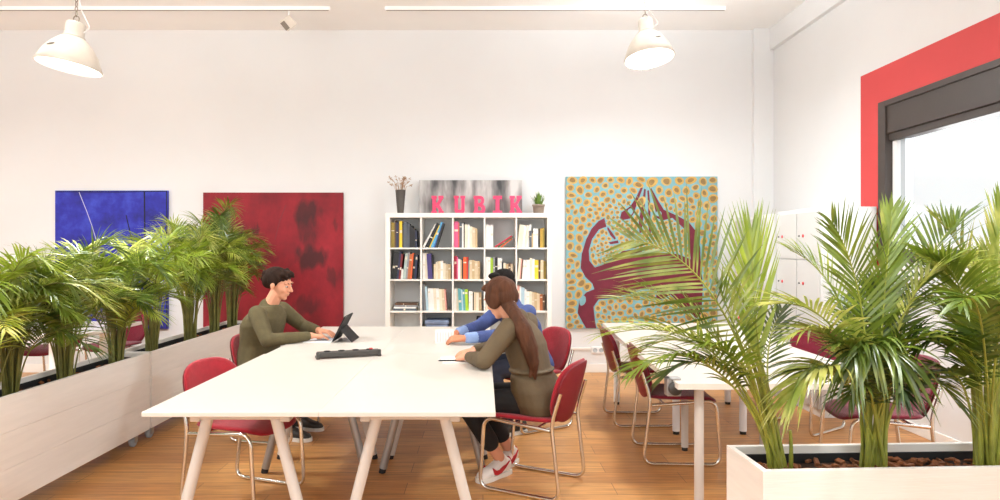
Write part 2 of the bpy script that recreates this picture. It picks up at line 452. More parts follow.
def post_table(label, corners, legs, lr, lm, loc, group=None):
    t = thing('long_table', label, 'table', loc, 0, group); L = V(loc)
    q = MB(); poly = [(c[0] - L.x, c[1] - L.y) for c in corners]
    q.prism(poly, TZ - .03, TZ, None, 0, 1); q.build('tabletop', ['laminate', 'table_edge'], t)
    xs = [p[0] for p in poly]; ys = [p[1] for p in poly]
    q = MB()
    for x in (min(xs) + .16, max(xs) - .16): q.bx((x - .015, min(ys) + .12, TZ - .07), (x + .015, max(ys) - .12, TZ - .03), 0, .003)
    q.build('rail', 'white_steel', t)
    for x, y in legs:
        q = MB(); q.tube([(x - L.x, y - L.y, TZ - .03), (x - L.x, y - L.y, .025)], lr, 18); lg = q.build('leg', lm, t)
        q = MB(); q.tube([(x - L.x, y - L.y, .03), (x - L.x, y - L.y, 0)], lr * .85, 14); q.build('foot_tip', 'dark_rubber', lg)
    return t
post_table('nearer half of the white table behind the right palms, with a pale post leg', [(1.005, 3.35), (2.17, 3.35), (2.21, 4.74), (1.05, 4.74)],
           [(1.15, 3.46), (2.06, 3.46), (1.44, 4.64), (2.0, 4.64)], .025, 'white_steel', (1.58, 4.05, 0), 'white tables behind the right palms')
post_table('farther half of the white table behind the right palms, below the spotted painting', [(1.05, 4.745), (2.25, 4.745), (2.38, 6.15), (1.13, 6.15)],
           [(1.5, 5.05), (2.02, 5.05), (1.24, 6.03), (2.27, 6.03)], .028, 'white_plastic', (1.68, 5.45, 0), 'white tables behind the right palms')
post_table('white table seen between the palm stems behind the left planter', [(-4.75, 5.2), (-3.3, 5.2), (-3.3, 6.3), (-4.75, 6.3)],
           [(-4.62, 5.32), (-3.50, 5.30), (-3.58, 5.62), (-3.62, 6.2), (-4.62, 6.2)], .035, 'white_plastic', (-4.0, 5.7, 0))
# clamp on the corner of the right table
cl = thing('cable_clamp', 'grey metal clamp on the corner of the table behind the palms', 'clamp', (1.02, 3.47, TZ))
q = MB(); q.bx((-.045, -.03, -.075), (-.02, .03, .012), 0, .004); q.bx((-.045, -.03, .001), (.03, .03, .012), 0, .004); q.bx((-.045, -.03, -.085), (.03, .03, -.072), 0, .004); q.build('bracket', 'steel_grey', cl)
q = MB(); q.lathe([(.0, -.02), (.032, -.02), (.036, -.012), (.036, .012), (.03, .02), (0, .02)], 20, 0, M.Translation((-.005, -.035, -.042)) @ M.Rotation(PI / 2, 4, 'X')); q.build('knob', 'charcoal', cl)

# ------------------------------------------------------------------ bookcase
SX0, SX1, SY0, SY1, ST = -1.081, .763, 7.2, 7.575, 1.84
bc = thing('bookcase', 'white open cube bookcase full of books against the back wall', 'bookcase', ((SX0 + SX1) / 2, (SY0 + SY1) / 2, 0))
BL = V(bc.location)
def bpart(name, boxes):
    q = MB()
    for a, b_ in boxes: q.bx(V(a) - BL, V(b_) - BL, 0, .002)
    return q.build(name, 'shelf_white', bc)
OT, IT = .05, .018
CW = (SX1 - SX0 - 2 * OT + IT) / 5; RH = (ST - 2 * OT + IT) / 5
bpart('top_panel', [((SX0, SY0, ST - OT), (SX1, SY1, ST))]); bpart('bottom_panel', [((SX0, SY0, 0), (SX1, SY1, OT))])
bpart('side_panel', [((SX0, SY0, OT), (SX0 + OT, SY1, ST - OT))]); bpart('side_panel', [((SX1 - OT, SY0, OT), (SX1, SY1, ST - OT))])
for i in range(1, 5):
    x = SX0 + OT + CW * i - IT; bpart('divider', [((x, SY0 + .003, OT), (x + IT, SY1, ST - OT))])
for i in range(1, 5):
    z = ST - OT - RH * i
    bpart('shelf', [((SX0 + OT + CW * c, SY0 + .003, z), (SX0 + OT + CW * (c + 1) - IT, SY1, z + IT)) for c in range(5)])
CLR = dict(olive=(150, 128, 52), tan=(196, 168, 128), navy=(38, 44, 76), brown=(92, 64, 44), yellow=(232, 196, 46), black=(30, 28, 30), slate=(86, 92, 100), grey=(140, 140, 142),
           white=(238, 234, 228), cream=(232, 220, 196), beige=(214, 194, 160), lightblue=(92, 170, 214), blue=(52, 96, 168), pink=(222, 96, 140), crimson=(178, 34, 58), red=(196, 44, 40),
           orange=(222, 96, 44), teal=(96, 160, 164), lime=(166, 202, 50), green=(70, 104, 66), purple=(66, 52, 112), rust=(178, 102, 56), darkred=(116, 28, 34), sage=(168, 184, 176),
           gold=(196, 158, 60), paleblue=(176, 202, 214), salmon=(222, 158, 146))
for k, c in CLR.items(): mk('cover_' + k, c, .5, var=.05, vscale=40)
ORD = 'first second third fourth fifth sixth seventh eighth ninth tenth eleventh twelfth thirteenth fourteenth'.split()
ROWN = ['top row', 'second row', 'third row', 'fourth row']; CELLN = ['first cell', 'second cell', 'middle cell', 'fourth cell', 'last cell']
def book_mesh(w, h, d, key):
    q = MB()   # local: spine faces -y, origin at bottom left of the spine
    q.bx((0, 0, 0), (.0022, d, h), 0); q.bx((w - .0022, 0, 0), (w, d, h), 0); q.bx((0, -.002, 0), (w, .0022, h), 0)
    q.bx((.002, .002, .004), (w - .002, d - .004, h - .004), 1)
    if w > .019 and R.random() < .55:   # title panel across the spine
        z0 = h * R.uniform(.35, .82); q.bx((.003, -.0026, z0), (w - .003, -.0019, z0 + h * R.uniform(.03, .12)), 1)
    return q
def book(w, h, key, x, y, z, lean, label, group, d=.17):
    o = book_mesh(w, h, d, key).build('book', ['cover_' + key, 'pages'])
    o.location = (x, y, z); o.rotation_euler = (0, math.radians(lean), 0)
    return tag(o, label, 'book', group)
def cell(r, c, items):
    x0 = SX0 + OT + CW * c + .004; z = ST - OT - RH * (r + 1) + IT + .0005
    xm = x0 + CW - IT - .008; x = x0; prev = None; n = 0
    for it in items:
        w, h, key = it[0] / 100 * (1.1 if (r, c) != (1, 2) else 1.05), min(.312, it[1] / 100 * 1.12), it[2]; lean = it[3] if len(it) > 3 else 0
        if key == 'gap': x += w; continue
        a = math.radians(lean); fw = w / math.cos(a)
        ex = w * math.cos(a) + h * math.sin(a)
        if x + ex > xm + .002 and not lean: continue
        off = 0
        # a lean to the right stands on its lower right corner, lifted so it rests on the shelf
        zz = z + (w * math.sin(a) if a > 0 else 0)
        lab = '%s book, %s from the left in the %s of the %s%s' % (NM.get(key, key), ORD[n], CELLN[c], ROWN[r], ', leaning' if abs(lean) > 8 else '')
        book(w - .0006, h, key, x, SY0 + .055 + R.uniform(0, .02), zz, lean, lab, 'books in the white bookcase')
        x += fw; n += 1
NM = dict(olive='olive gold', tan='tan', sage='grey green', lightblue='light blue', paleblue='pale blue', darkred='dark red', rust='rust brown')
cell(0, 0, [(3.6, 25, 'olive'), (1.6, 27, 'brown'), (2.2, 25, 'navy'), (1.2, 24, 'brown'), (2.8, 26.5, 'yellow'), (1.2, 24, 'black'), (3.6, 25.5, 'slate'), (2.6, 24, 'slate'), (3, 22, 'black'), (2.6, 19, 'black'), (2, 17, 'navy')])
cell(0, 1, [(2.4, 26, 'white', 29), (3.6, 26, 'black', 26), (1.0, 24, 'yellow', 24), (2.8, 27, 'lightblue', 23), (1.4, 26, 'blue', 21), (2.0, 25, 'black', 18)])
cell(0, 2, [(4.2, 26, 'pink'), (1.0, 25, 'orange'), (2.8, 25, 'slate'), (1.6, 24, 'white'), (1.2, 25, 'black'), (2.6, 23, 'cream'), (2.4, 23, 'white'), (2.8, 21, 'cream'), (2.6, 20, 'beige'), (2.4, 19, 'tan')])
cell(0, 3, [(3.0, 23, 'white'), (2.0, 22, 'white'), (2.6, 22.5, 'white'), (1.5, 0, 'gap'), (1.6, 20, 'crimson', 57), (1.8, 18, 'green', 55), (1.4, 14, 'orange', 52)])
cell(0, 4, [(2.4, 23, 'cream', 6), (2.6, 22.5, 'cream', 6), (2.6, 22, 'white', 6), (2.2, 22, 'cream', 6), (2.4, 23, 'white', 6), (2.4, 17, 'slate'), (1.6, 14, 'tan'), (2.6, 19, 'white'), (2.6, 19, 'white'), (1.6, 19, 'black'), (3.0, 19, 'gold'), (1.8, 20, 'olive')])
cell(1, 0, [(2.8, 27, 'black', 7), (2.8, 27, 'black', 6), (2.0, 28, 'navy', 6), (2.0, 25, 'darkred', 6), (2.2, 10, 'white', 5), (2.6, 26, 'sage', 6), (2.0, 27, 'grey', 6), (2.8, 25, 'rust', 6), (1.6, 26, 'orange', 5), (2.6, 25, 'black', 5), (2.0, 24, 'navy', 4)])
cell(1, 1, [(2.6, 26, 'white'), (2.8, 26, 'cream'), (4.6, 25.5, 'purple', -3), (1.2, 24, 'black', -3), (2.2, 15, 'beige'), (2.2, 17, 'cream'), (2.6, 18, 'beige'), (2.6, 18, 'white'), (2.4, 16, 'cream'), (2.8, 15, 'beige'), (2.6, 15, 'tan')])
cell(1, 2, [(2.8, 23, 'crimson'), (1.2, 22, 'pink'), (2.6, 20, 'white'), (1.6, 19, 'tan'), (1.4, 20, 'black'), (3.6, 22, 'orange'), (1.8, 22, 'red'), (1.2, 18, 'teal'), (2.8, 19, 'beige'), (2.8, 19, 'tan'), (3.2, 18, 'beige'), (2.6, 18, 'tan')])
cell(1, 3, [(2.2, 22, 'white'), (2.6, 22, 'white'), (2.8, 21, 'lime'), (1.8, 22, 'grey'), (2.8, 22, 'black'), (2.2, 21, 'white'), (2.0, 21, 'white'), (1.6, 17, 'black'), (2.4, 16, 'cream'), (2.6, 15, 'tan'), (2.4, 16, 'brown'), (2.4, 15, 'beige')])
cell(1, 4, [(2.2, 21, 'cream', 5), (1.0, 20, 'salmon', 5), (1.6, 20, 'brown', 4), (2.4, 19, 'white'), (2.6, 19, 'white'), (3.0, 19, 'white'), (2.4, 21, 'cream'), (2.4, 20, 'white'), (4.0, 19, 'yellow'), (2.0, 19, 'brown'), (3.0, 19, 'beige'), (2.6, 18, 'olive')])
cell(2, 1, [(1.4, 26, 'slate', -3), (2.4, 26, 'grey', -4), (2.2, 24, 'paleblue', -4), (2.8, 22, 'white', -3), (3.0, 22, 'white', -3), (2.8, 22, 'cream', -3), (3.0, 22, 'white', -3), (2.8, 21.5, 'cream', -3), (2.8, 21, 'beige', -4), (1.4, 21, 'salmon', -4)])
cell(2, 2, [(2.2, 22, 'white'), (2.6, 22, 'cream'), (3.2, 22, 'teal', -3), (1.4, 21, 'paleblue', -3), (2.2, 21, 'teal', -3), (3.2, 21, 'lime', -3), (1.8, 19, 'white'), (2.2, 19, 'white'), (1.2, 18, 'black'), (2.4, 18, 'beige'), (2.6, 18, 'cream'), (2.8, 18, 'tan'), (2.4, 17, 'beige')])
cell(2, 3, [(2.2, 21, 'cream'), (2.4, 21, 'white'), (3.0, 20, 'beige'), (2.0, 19, 'white'), (2.4, 20, 'cream'), (2.6, 20, 'white'), (2.2, 19, 'grey')])
cell(2, 4, [(2.4, 25, 'salmon'), (1.6, 24, 'white'), (3.4, 23, 'paleblue'), (2.0, 21, 'white'), (2.8, 19, 'white'), (2.6, 19, 'cream'), (2.6, 18, 'beige'), (2.8, 18, 'tan'), (2.8, 17, 'beige'), (2.8, 16, 'rust'), (2.6, 16, 'brown')])
zc = ST - OT - RH * 3 + IT
for k, (w, h, key, nm) in enumerate([(2.4, 26, 'slate', 'bottom'), (1.6, 25, 'white', 'lower middle'), (2.0, 26, 'grey', 'upper middle'), (2.2, 25, 'brown', 'topmost')]):
    o = book_mesh(w / 100, h / 100, .2, key).build('book', ['cover_' + key, 'pages']); hh = (0, .024, .0405, .061)[k]
    o.rotation_euler = (0, PI / 2, 0); o.location = (SX0 + OT + .03 + .006 * k, SY0 + .05, zc + hh + w / 100 + .001)
    tag(o, '%s book lying %s in the flat stack of the third row' % (NM.get(key, key), nm), 'book', 'books lying flat in the bookcase')
z4 = ST - OT - RH * 4 + IT
o = MB(); x4 = SX0 + OT + CW
o.bx((x4 + .04, SY0 + .03, z4 + .001), (x4 + .29, SY0 + .33, z4 + .2), 0, .015); o.bx((x4 + .03, SY0 + .024, z4 + .2), (x4 + .30, SY0 + .335, z4 + .245), 0, .012)
tag(o.build('storage_box', 'blue_grey'), 'blue grey fabric box with lid in the fourth row of the bookcase', 'box')
o = MB(); x4 = SX0 + OT + CW * 3 - .1
o.bx((x4, SY0 + .05, z4 + .001), (x4 + .05, SY0 + .29, z4 + .27), 0, .004); o.bx((x4 + .008, SY0 + .046, z4 + .06), (x4 + .042, SY0 + .051, z4 + .14), 1)
tag(o.build('file_box', ['black_plastic', 'paper']), 'black lever file standing in the fourth row of the bookcase', 'file')

# ------------------------------------------------------------------ on top of the bookcase
def pic_material():
    m = bpy.data.materials.new('mono_print'); m.use_nodes = True; nt = m.node_tree; b = nt.nodes['Principled BSDF']
    tc = nt.nodes.new('ShaderNodeTexCoord'); mp = nt.nodes.new('ShaderNodeMapping'); mp.inputs['Scale'].default_value = (3.4, 1, .8); mp.inputs['Location'].default_value = (2.3, 0, .4)
    nt.links.new(tc.outputs['Object'], mp.inputs['Vector'])
    n = nt.nodes.new('ShaderNodeTexNoise'); n.inputs['Scale'].default_value = 1.6; n.inputs['Detail'].default_value = 4
    nt.links.new(mp.outputs['Vector'], n.inputs['Vector'])
    r = nt.nodes.new('ShaderNodeValToRGB'); r.color_ramp.elements[0].position = .36; r.color_ramp.elements[0].color = (.03, .028, .028, 1)
    r.color_ramp.elements[1].position = .62; r.color_ramp.elements[1].color = (.62, .6, .58, 1)
    e = r.color_ramp.elements.new(.5); e.color = (.3, .28, .27, 1)
    nt.links.new(n.outputs['Fac'], r.inputs['Fac']); nt.links.new(r.outputs['Color'], b.inputs['Base Color']); b.inputs['Roughness'].default_value = .35
    return m
MT['mono_print'] = pic_material()
q = MB(); q.bx((-.735, 7.49, ST + .001), (.452, 7.52, ST + .395), 0, .002)
tag(q.build('photo_panel', 'mono_print', None, (-.14, 7.5, ST)), 'blurred black and white photo panel leaning behind the pink letters', 'picture')
def slab(q, x0, x1, z0, z1): q.append([(x0, z0), (x1, z0), (x1, z1), (x0, z1)])
def letter(ch):
    L = []   # polygons in a 1 x 1.3 cell, slab letters
    H = 1.3
    if ch == 'K':
        slab(L, .08, .36, 0, H); slab(L, 0, .44, 0, .2); slab(L, 0, .44, H - .2, H)
        L.append([(.34, .5), (.66, H - .18), (.96, H - .18), (.5, .42)]); L.append([(.34, .72), (.52, .86), (.98, .18), (.66, .18)])
        slab(L, .6, 1.02, 0, .2); slab(L, .58, 1.0, H - .2, H)
    if ch == 'U':
        slab(L, .08, .36, .18, H); slab(L, .66, .94, .18, H); L.append([(.08, .2), (.2, .03), (.32, 0), (.7, 0), (.82, .03), (.94, .2), (.94, .3), (.08, .3)])
        slab(L, 0, .44, H - .18, H); slab(L, .58, 1.0, H - .18, H)
    if ch == 'I':
        slab(L, .34, .66, 0, H); slab(L, .12, .88, 0, .22); slab(L, .12, .88, H - .22, H)
    if ch == 'B':
        slab(L, .08, .36, 0, H); slab(L, 0, .6, 0, .22); slab(L, 0, .58, H - .22, H); slab(L, .3, .62, .55, .76)
        L.append([(.56, H), (.8, H - .08), (.9, H - .28), (.86, .78), (.7, .66), (.55, .66), (.55, .8), (.62, .84), (.64, 1.02), (.55, 1.1)])
        L.append([(.55, .7), (.76, .7), (.94, .55), (1.0, .35), (.92, .12), (.74, 0), (.56, 0), (.56, .2), (.68, .24), (.7, .42), (.55, .54)])
    return L
for i, (chx, px, wd) in enumerate([('K', 437.5, .135), ('U', 459.5, .13), ('B', 479.5, .135), ('I', 497.5, .135), ('K', 515.5, .135)]):
    q = MB(); xc = (px - VX) * 7.40 / F
    for kk, poly in enumerate(letter(chx)):
        q.prism([((p[0] - .5) * wd, p[1] / 1.3 * .205 + .0004 * (kk % 2)) for p in poly], .0006 * kk, .035 + .0006 * kk, M.Rotation(PI / 2, 4, 'X'))
    o = q.build('letter_block', 'pink_letter'); o.location = (xc, 7.42, ST + .001)
    tag(o, 'pink slab letter %s, %s letter of the word on the bookcase' % (chx, ORD[i] if i < 4 else 'last'), 'letter', 'pink letters on the bookcase')
# vase with dried flowers
vs_ = thing('vase', 'dark tapered vase of dried flowers at the end of the bookcase top', 'vase', ((400.5 - VX) * 7.38 / F, 7.38, ST + .001))
q = MB(); q.lathe([(.0, 0), (.034, 0), (.036, .01), (.048, .14), (.058, .26), (.060, .27), (.054, .27), (.046, .2), (.0, .19)], 24); q.build('vase_body', 'vase_dark', vs_)
q = MB(); rr = random.Random(3)
for k in range(34):
    a = rr.uniform(0, 2 * PI); s = rr.uniform(.02, .14); z = .27 + rr.uniform(.04, .14)
    tip = V((s * math.cos(a), s * math.sin(a) * .7, z)); q.tube([(tip.x * .2, tip.y * .2, .2), tip * .6 + V((0, 0, .12)), tip], [.0015] * 3, 5)
    for j in range(7):
        d = V((rr.uniform(-1, 1), rr.uniform(-1, 1), rr.uniform(-.4, 1))).normalized() * rr.uniform(.012, .022)
        q.ell(tip + d * .7, ((.004, 0, 0), (0, .004, 0), d * .55), 6, 4)
q.build('dried_flowers', 'dried', vs_)
pt = thing('potted_herb', 'small green plant in a taupe pot on the bookcase', 'plant', ((538.5 - VX) * 7.38 / F, 7.38, ST + .001))
q = MB(); q.lathe([(.0, 0), (.055, 0), (.058, .01), (.066, .085), (.072, .085), (.074, .105), (.064, .105), (.06, .09), (0, .088)], 24); q.build('pot', 'pot_taupe', pt)
q = MB()
for k in range(150):
    a = rr.uniform(0, 2 * PI); s = rr.uniform(.0, .115); z = .105 + rr.uniform(.05, .17) * (1 - s * 3.2)
    b0 = V((s * .4 * math.cos(a), s * .4 * math.sin(a), .092)); tp = V((s * math.cos(a), s * math.sin(a), max(.1, z))); w = V((-math.sin(a), math.cos(a), 0)) * .0045
    md = b0.lerp(tp, .6) + V((0, 0, .02)); q.add([b0 - w * .5, b0 + w * .5, md + w, md - w, tp], [(0, 1, 2, 3), (3, 2, 4)], 0)
q.build('foliage', 'herb', pt, fixn=False)

# ------------------------------------------------------------------ paintings
def canvas_mat(name, base, dark, light, scale, stretch, spots=None):
    m = bpy.data.materials.new(name); m.use_nodes = True; nt = m.node_tree; b = nt.nodes['Principled BSDF']
    tc = nt.nodes.new('ShaderNodeTexCoord'); mp = nt.nodes.new('ShaderNodeMapping'); mp.inputs['Scale'].default_value = stretch
    nt.links.new(tc.outputs['Object'], mp.inputs['Vector'])
    n = nt.nodes.new('ShaderNodeTexNoise'); n.inputs['Scale'].default_value = scale; n.inputs['Detail'].default_value = 7; n.inputs['Roughness'].default_value = .65
    nt.links.new(mp.outputs['Vector'], n.inputs['Vector'])
    r = nt.nodes.new('ShaderNodeValToRGB'); r.color_ramp.elements[0].position = .3; r.color_ramp.elements[0].color = (*lin(dark), 1)
    r.color_ramp.elements[1].position = .72; r.color_ramp.elements[1].color = (*lin(light), 1); e = r.color_ramp.elements.new(.5); e.color = (*lin(base), 1)
    nt.links.new(n.outputs['Fac'], r.inputs['Fac']); last = r.outputs['Color']
    for (cx, cz, rx, rz, st, col) in (spots or []):
        m2 = nt.nodes.new('ShaderNodeMapping'); m2.vector_type = 'TEXTURE'; m2.inputs['Location'].default_value = (cx, 0, cz); m2.inputs['Scale'].default_value = (rx, 1, rz)
        nz = nt.nodes.new('ShaderNodeTexNoise'); nz.inputs['Scale'].default_value = 7; nz.inputs['Detail'].default_value = 5
        mpz = nt.nodes.new('ShaderNodeMapping'); mpz.inputs['Scale'].default_value = (1.6, 1, .5)
        nt.links.new(tc.outputs['Object'], mpz.inputs['Vector']); nt.links.new(mpz.outputs['Vector'], nz.inputs['Vector'])
        sub = nt.nodes.new('ShaderNodeVectorMath'); sub.operation = 'MULTIPLY_ADD'; sub.inputs[1].default_value = (.3, 0, .3)
        cmb = nt.nodes.new('ShaderNodeVectorMath'); cmb.operation = 'SUBTRACT'; cmb.inputs[1].default_value = (.5, .5, .5)
        nt.links.new(nz.outputs['Color'], cmb.inputs[0]); nt.links.new(cmb.outputs[0], sub.inputs[0]); nt.links.new(tc.outputs['Object'], sub.inputs[2])
        nt.links.new(sub.outputs[0], m2.inputs['Vector'])
        sep = nt.nodes.new('ShaderNodeSeparateXYZ'); nt.links.new(m2.outputs['Vector'], sep.inputs[0])
        cb = nt.nodes.new('ShaderNodeCombineXYZ'); nt.links.new(sep.outputs['X'], cb.inputs['X']); nt.links.new(sep.outputs['Z'], cb.inputs['Z'])
        ln = nt.nodes.new('ShaderNodeVectorMath'); ln.operation = 'LENGTH'; nt.links.new(cb.outputs[0], ln.inputs[0])
        mr = nt.nodes.new('ShaderNodeMapRange'); mr.inputs['From Min'].default_value = .6; mr.inputs['From Max'].default_value = 1.15; mr.inputs['To Min'].default_value = st; mr.inputs['To Max'].default_value = 0
        nt.links.new(ln.outputs['Value'], mr.inputs['Value'])
        mx = nt.nodes.new('ShaderNodeMix'); mx.data_type = 'RGBA'; nt.links.new(mr.outputs['Result'], mx.inputs['Factor']); nt.links.new(last, mx.inputs['A']); mx.inputs['B'].default_value = (*lin(col), 1)
        last = mx.outputs['Result']
    nt.links.new(last, b.inputs['Base Color']); b.inputs['Roughness'].default_value = .7
    return m
def canvas(x0, x1, y0, y1, dpt=.035):
    a = P(x0, y1, Y1 - .04); b_ = P(x1, y0, Y1 - .04); c = V(((a.x + b_.x) / 2, Y1 - .04, (a.z + b_.z) / 2)); return a, b_, c
# blue
a, b_, c = canvas(55, 167.5, 190.5, 329)
MT['blue_canvas'] = canvas_mat('blue_canvas', (38, 42, 160), (20, 22, 92), (66, 84, 204), 3.2, (1, 1, 1))
pb = thing('painting', 'deep blue abstract canvas on the back wall', 'painting', c)
q = MB(); q.bx(a - c, b_ - c + V((0, .035, 0)), 0, .002); q.build('canvas', 'blue_canvas', pb)
mk('scratch_dark', (18, 18, 40), .7); mk('scratch_pale', (190, 190, 210), .7)
q = MB()
def stroke(pts, w, mi, cc=c, dd=Y1 - .0425):
    pp = [V((P(x, y, dd).x, dd, P(x, y, dd).z)) - cc for x, y in pts]; vs = []
    for i, p_ in enumerate(pp):
        t = (pp[min(i + 1, len(pp) - 1)] - pp[max(i - 1, 0)]).normalized(); n_ = V((t.z, 0, -t.x)); vs += [p_ - n_ * w, p_ + n_ * w]
    q.add(vs, [(2 * i, 2 * i + 1, 2 * i + 3, 2 * i + 2) for i in range(len(pp) - 1)], mi)
stroke([(144.3, 191), (144.8, 230), (144, 300)], .008, 0); stroke([(79, 192), (87, 212), (92, 226), (98, 246)], .004, 1); stroke([(126, 215), (131, 236), (134, 260)], .006, 0)
stroke([(166.5, 191), (166.8, 328)], .006, 0); stroke([(56, 191.8), (120, 192), (166, 191.3)], .005, 0)
q.build('paint_stroke', ['scratch_dark', 'scratch_pale'], pb, fixn=False)
# red
a, b_, c = canvas(203, 343, 192.5, 333)
def rs(px, py, rx, ry, st, col=(52, 18, 20)):
    w = P(px, py, Y1 - .04) - c; k = (Y1 - .04) / F; return (w.x, w.z, rx * k, ry * k, st, col)
MT['red_canvas'] = canvas_mat('red_canvas', (134, 14, 30), (102, 10, 22), (160, 26, 40), 2.6, (1, 1, .7),
    [rs(306, 213, 13, 13, .8), rs(311, 258, 15, 13, .85), rs(306, 305, 15, 9, .6), rs(256, 228, 4, 5, .7), rs(333, 275, 5, 8, .55), rs(338, 228, 4, 7, .5), rs(308, 240, 6, 14, .35), rs(306, 228, 8, 16, .5), rs(240, 235, 6, 12, .5), rs(262, 260, 16, 6, .35)])
pr = thing('painting', 'large red abstract canvas with dark smudges on the back wall', 'painting', c)
q = MB(); q.bx(a - c, b_ - c + V((0, .035, 0)), 0, .002); q.build('canvas', 'red_canvas', pr)
q = MB(); stroke([(286, 205), (280, 220), (277, 232), (275, 240)], .006, 0, c); q.build('paint_stroke', 'red_shell', pr, fixn=False)
# spotted
a, b_, c = canvas(566, 717.5, 176.5, 328.5)
py = thing('painting', 'square canvas of yellow spots on teal around a maroon figure', 'painting', c)
W, H = b_.x - a.x, b_.z - a.z
mxp = M.Translation((0, 0, 0)) @ M.Rotation(PI / 2, 4, 'X')
q = MB(); q.bx((-W / 2, 0, -H / 2), (W / 2, .036, H / 2), 0)
def cp(x, y): return ((x - 17) / 446 * W - W / 2, (466 - y) / 448 * H - H / 2)
figs = [
 [(130, 140), (112, 150), (92, 172), (76, 204), (63, 248), (60, 288), (74, 314), (95, 334), (100, 350), (76, 360), (56, 384), (51, 420), (66, 448), (76, 465), (106, 465), (102, 440), (98, 402), (113, 380), (160, 376), (205, 362), (240, 350), (285, 352),
  (282, 375), (300, 380), (325, 366), (345, 385), (352, 410), (382, 420), (402, 436), (416, 420), (420, 340), (414, 285), (412, 228), (400, 180), (378, 152), (345, 134), (305, 116), (290, 92), (268, 52), (264, 56), (276, 98), (284, 140), (300, 148), (330, 140), (352, 160), (372, 178), (380, 215), (384, 262),
  (345, 246), (300, 244), (268, 248), (244, 240), (228, 232), (182, 238), (160, 260), (126, 278), (102, 286), (86, 266), (84, 236), (94, 202), (114, 174), (136, 166)],
 [(240, 44), (222, 82), (206, 106), (180, 124), (176, 140), (186, 146), (206, 142), (216, 128), (226, 98), (243, 52)],
 [(247, 54), (240, 100), (231, 150), (233, 184), (239, 184), (243, 150), (249, 104), (252, 56)],
 [(256, 60), (259, 110), (258, 150), (262, 186), (267, 186), (266, 140), (264, 90), (261, 58)],
 [(140, 166), (152, 182), (164, 200), (160, 204), (148, 192), (138, 172)], [(142, 212), (170, 206), (172, 214), (148, 218)]]
holes = [[(66, 384, 9, 15)], [(206, 122, 8, 9)], [(290, 127, 8, 9)]]
def inpoly(x, y, pl):
    r_ = False; j = len(pl) - 1
    for i in range(len(pl)):
        if (pl[i][1] > y) != (pl[j][1] > y) and x < (pl[j][0] - pl[i][0]) * (y - pl[i][1]) / (pl[j][1] - pl[i][1]) + pl[i][0]: r_ = not r_
        j = i
    return r_
def seal(x, y): return any(inpoly(x, y, f) for f in figs)
for f in figs: q.face([cp(*p) for p in f], .0012, mxp, 3)
def ov(cx, cy, rx, ry, rot, z, mi, n=14):
    pl = []
    for k in range(n):
        t = 2 * PI * k / n; ux, uy = rx * math.cos(t), ry * math.sin(t) * (1 + .12 * math.sin(t * 2 + cx)); pl.append(cp(cx + ux * math.cos(rot) - uy * math.sin(rot), cy + ux * math.sin(rot) + uy * math.cos(rot)))
    q.face(pl, z, mxp, mi)
for (h,) in holes: ov(h[0], h[1], h[2], h[3], .2, .0018, 0)
import numpy as np
def ovp(cx, cy, a1, a2, rot, z, mi, wob, n=14):
    pl = []
    for k in range(n):
        t = 2 * PI * k / n; w_ = 1 + wob * math.sin(2 * t + cx) + wob * .7 * math.sin(3 * t + cy)
        ux, uy = a1 * math.cos(t) * w_, a2 * math.sin(t) * w_; pl.append(cp(cx + ux * math.cos(rot) - uy * math.sin(rot), cy + ux * math.sin(rot) + uy * math.cos(rot)))
    q.face(pl, z, mxp, mi)
for (h,) in holes: ovp(h[0], h[1], h[2], h[3], .2, .0026, 0, .05)
rng = np.random.default_rng(4); G = 150
gx, gy = np.meshgrid(np.linspace(18, 462, G), np.linspace(19, 465, G)); gp = np.stack([gx.ravel(), gy.ravel()], 1)
free = np.array([not (seal(x, y) or seal(x + 3, y) or seal(x - 3, y) or seal(x, y + 3) or seal(x, y - 3)) for x, y in gp]); gp = gp[free]
inn = (gp[:, 0] > 85) & (gp[:, 0] < 395) & (gp[:, 1] > 90) & (gp[:, 1] < 262)
wt = np.where(inn, 2.6, 1.0); pts_ = gp[rng.choice(len(gp), 330, replace=False, p=wt / wt.sum())]
for it_ in range(9):
    own = np.argmin(((gp[:, None, :] - pts_[None]) ** 2).sum(2), 1)
    if it_ == 8: break
    for k in range(len(pts_)):
        m_ = own == k
        if m_.any(): pts_[k] = pts_[k] * .3 + .7 * (gp[m_] * wt[m_, None]).sum(0) / wt[m_].sum()
rp = random.Random(11); ca = (444 / (G - 1)) ** 2
for k in range(len(pts_)):
    m_ = own == k; n_ = int(m_.sum())
    if n_ < 6: continue
    cc_ = gp[m_].mean(0); cov = np.cov((gp[m_] - cc_).T); ev, evec = np.linalg.eigh(cov); rot = math.atan2(evec[1, 1], evec[0, 1])
    sc_ = rp.uniform(.68, .86); a1, a2 = 2 * math.sqrt(max(ev[1], 1)) * sc_, 2 * math.sqrt(max(ev[0], 1)) * sc_; a1 = min(a1, a2 * 1.7)
    ovp(cc_[0], cc_[1], a1, a2, rot, .0014, 1 if rp.random() < .7 else 2, .05); f_ = rp.uniform(.5, .68); ovp(cc_[0] + rp.uniform(-1, 1), cc_[1] + rp.uniform(-1, 1), a1 * f_, a2 * f_, rot + rp.uniform(-.2, .2), .0022, 4, .09)
q.build('canvas', ['p_teal', 'p_yellow', 'p_cream', 'p_maroon', 'p_brown'], py, fixn=False)

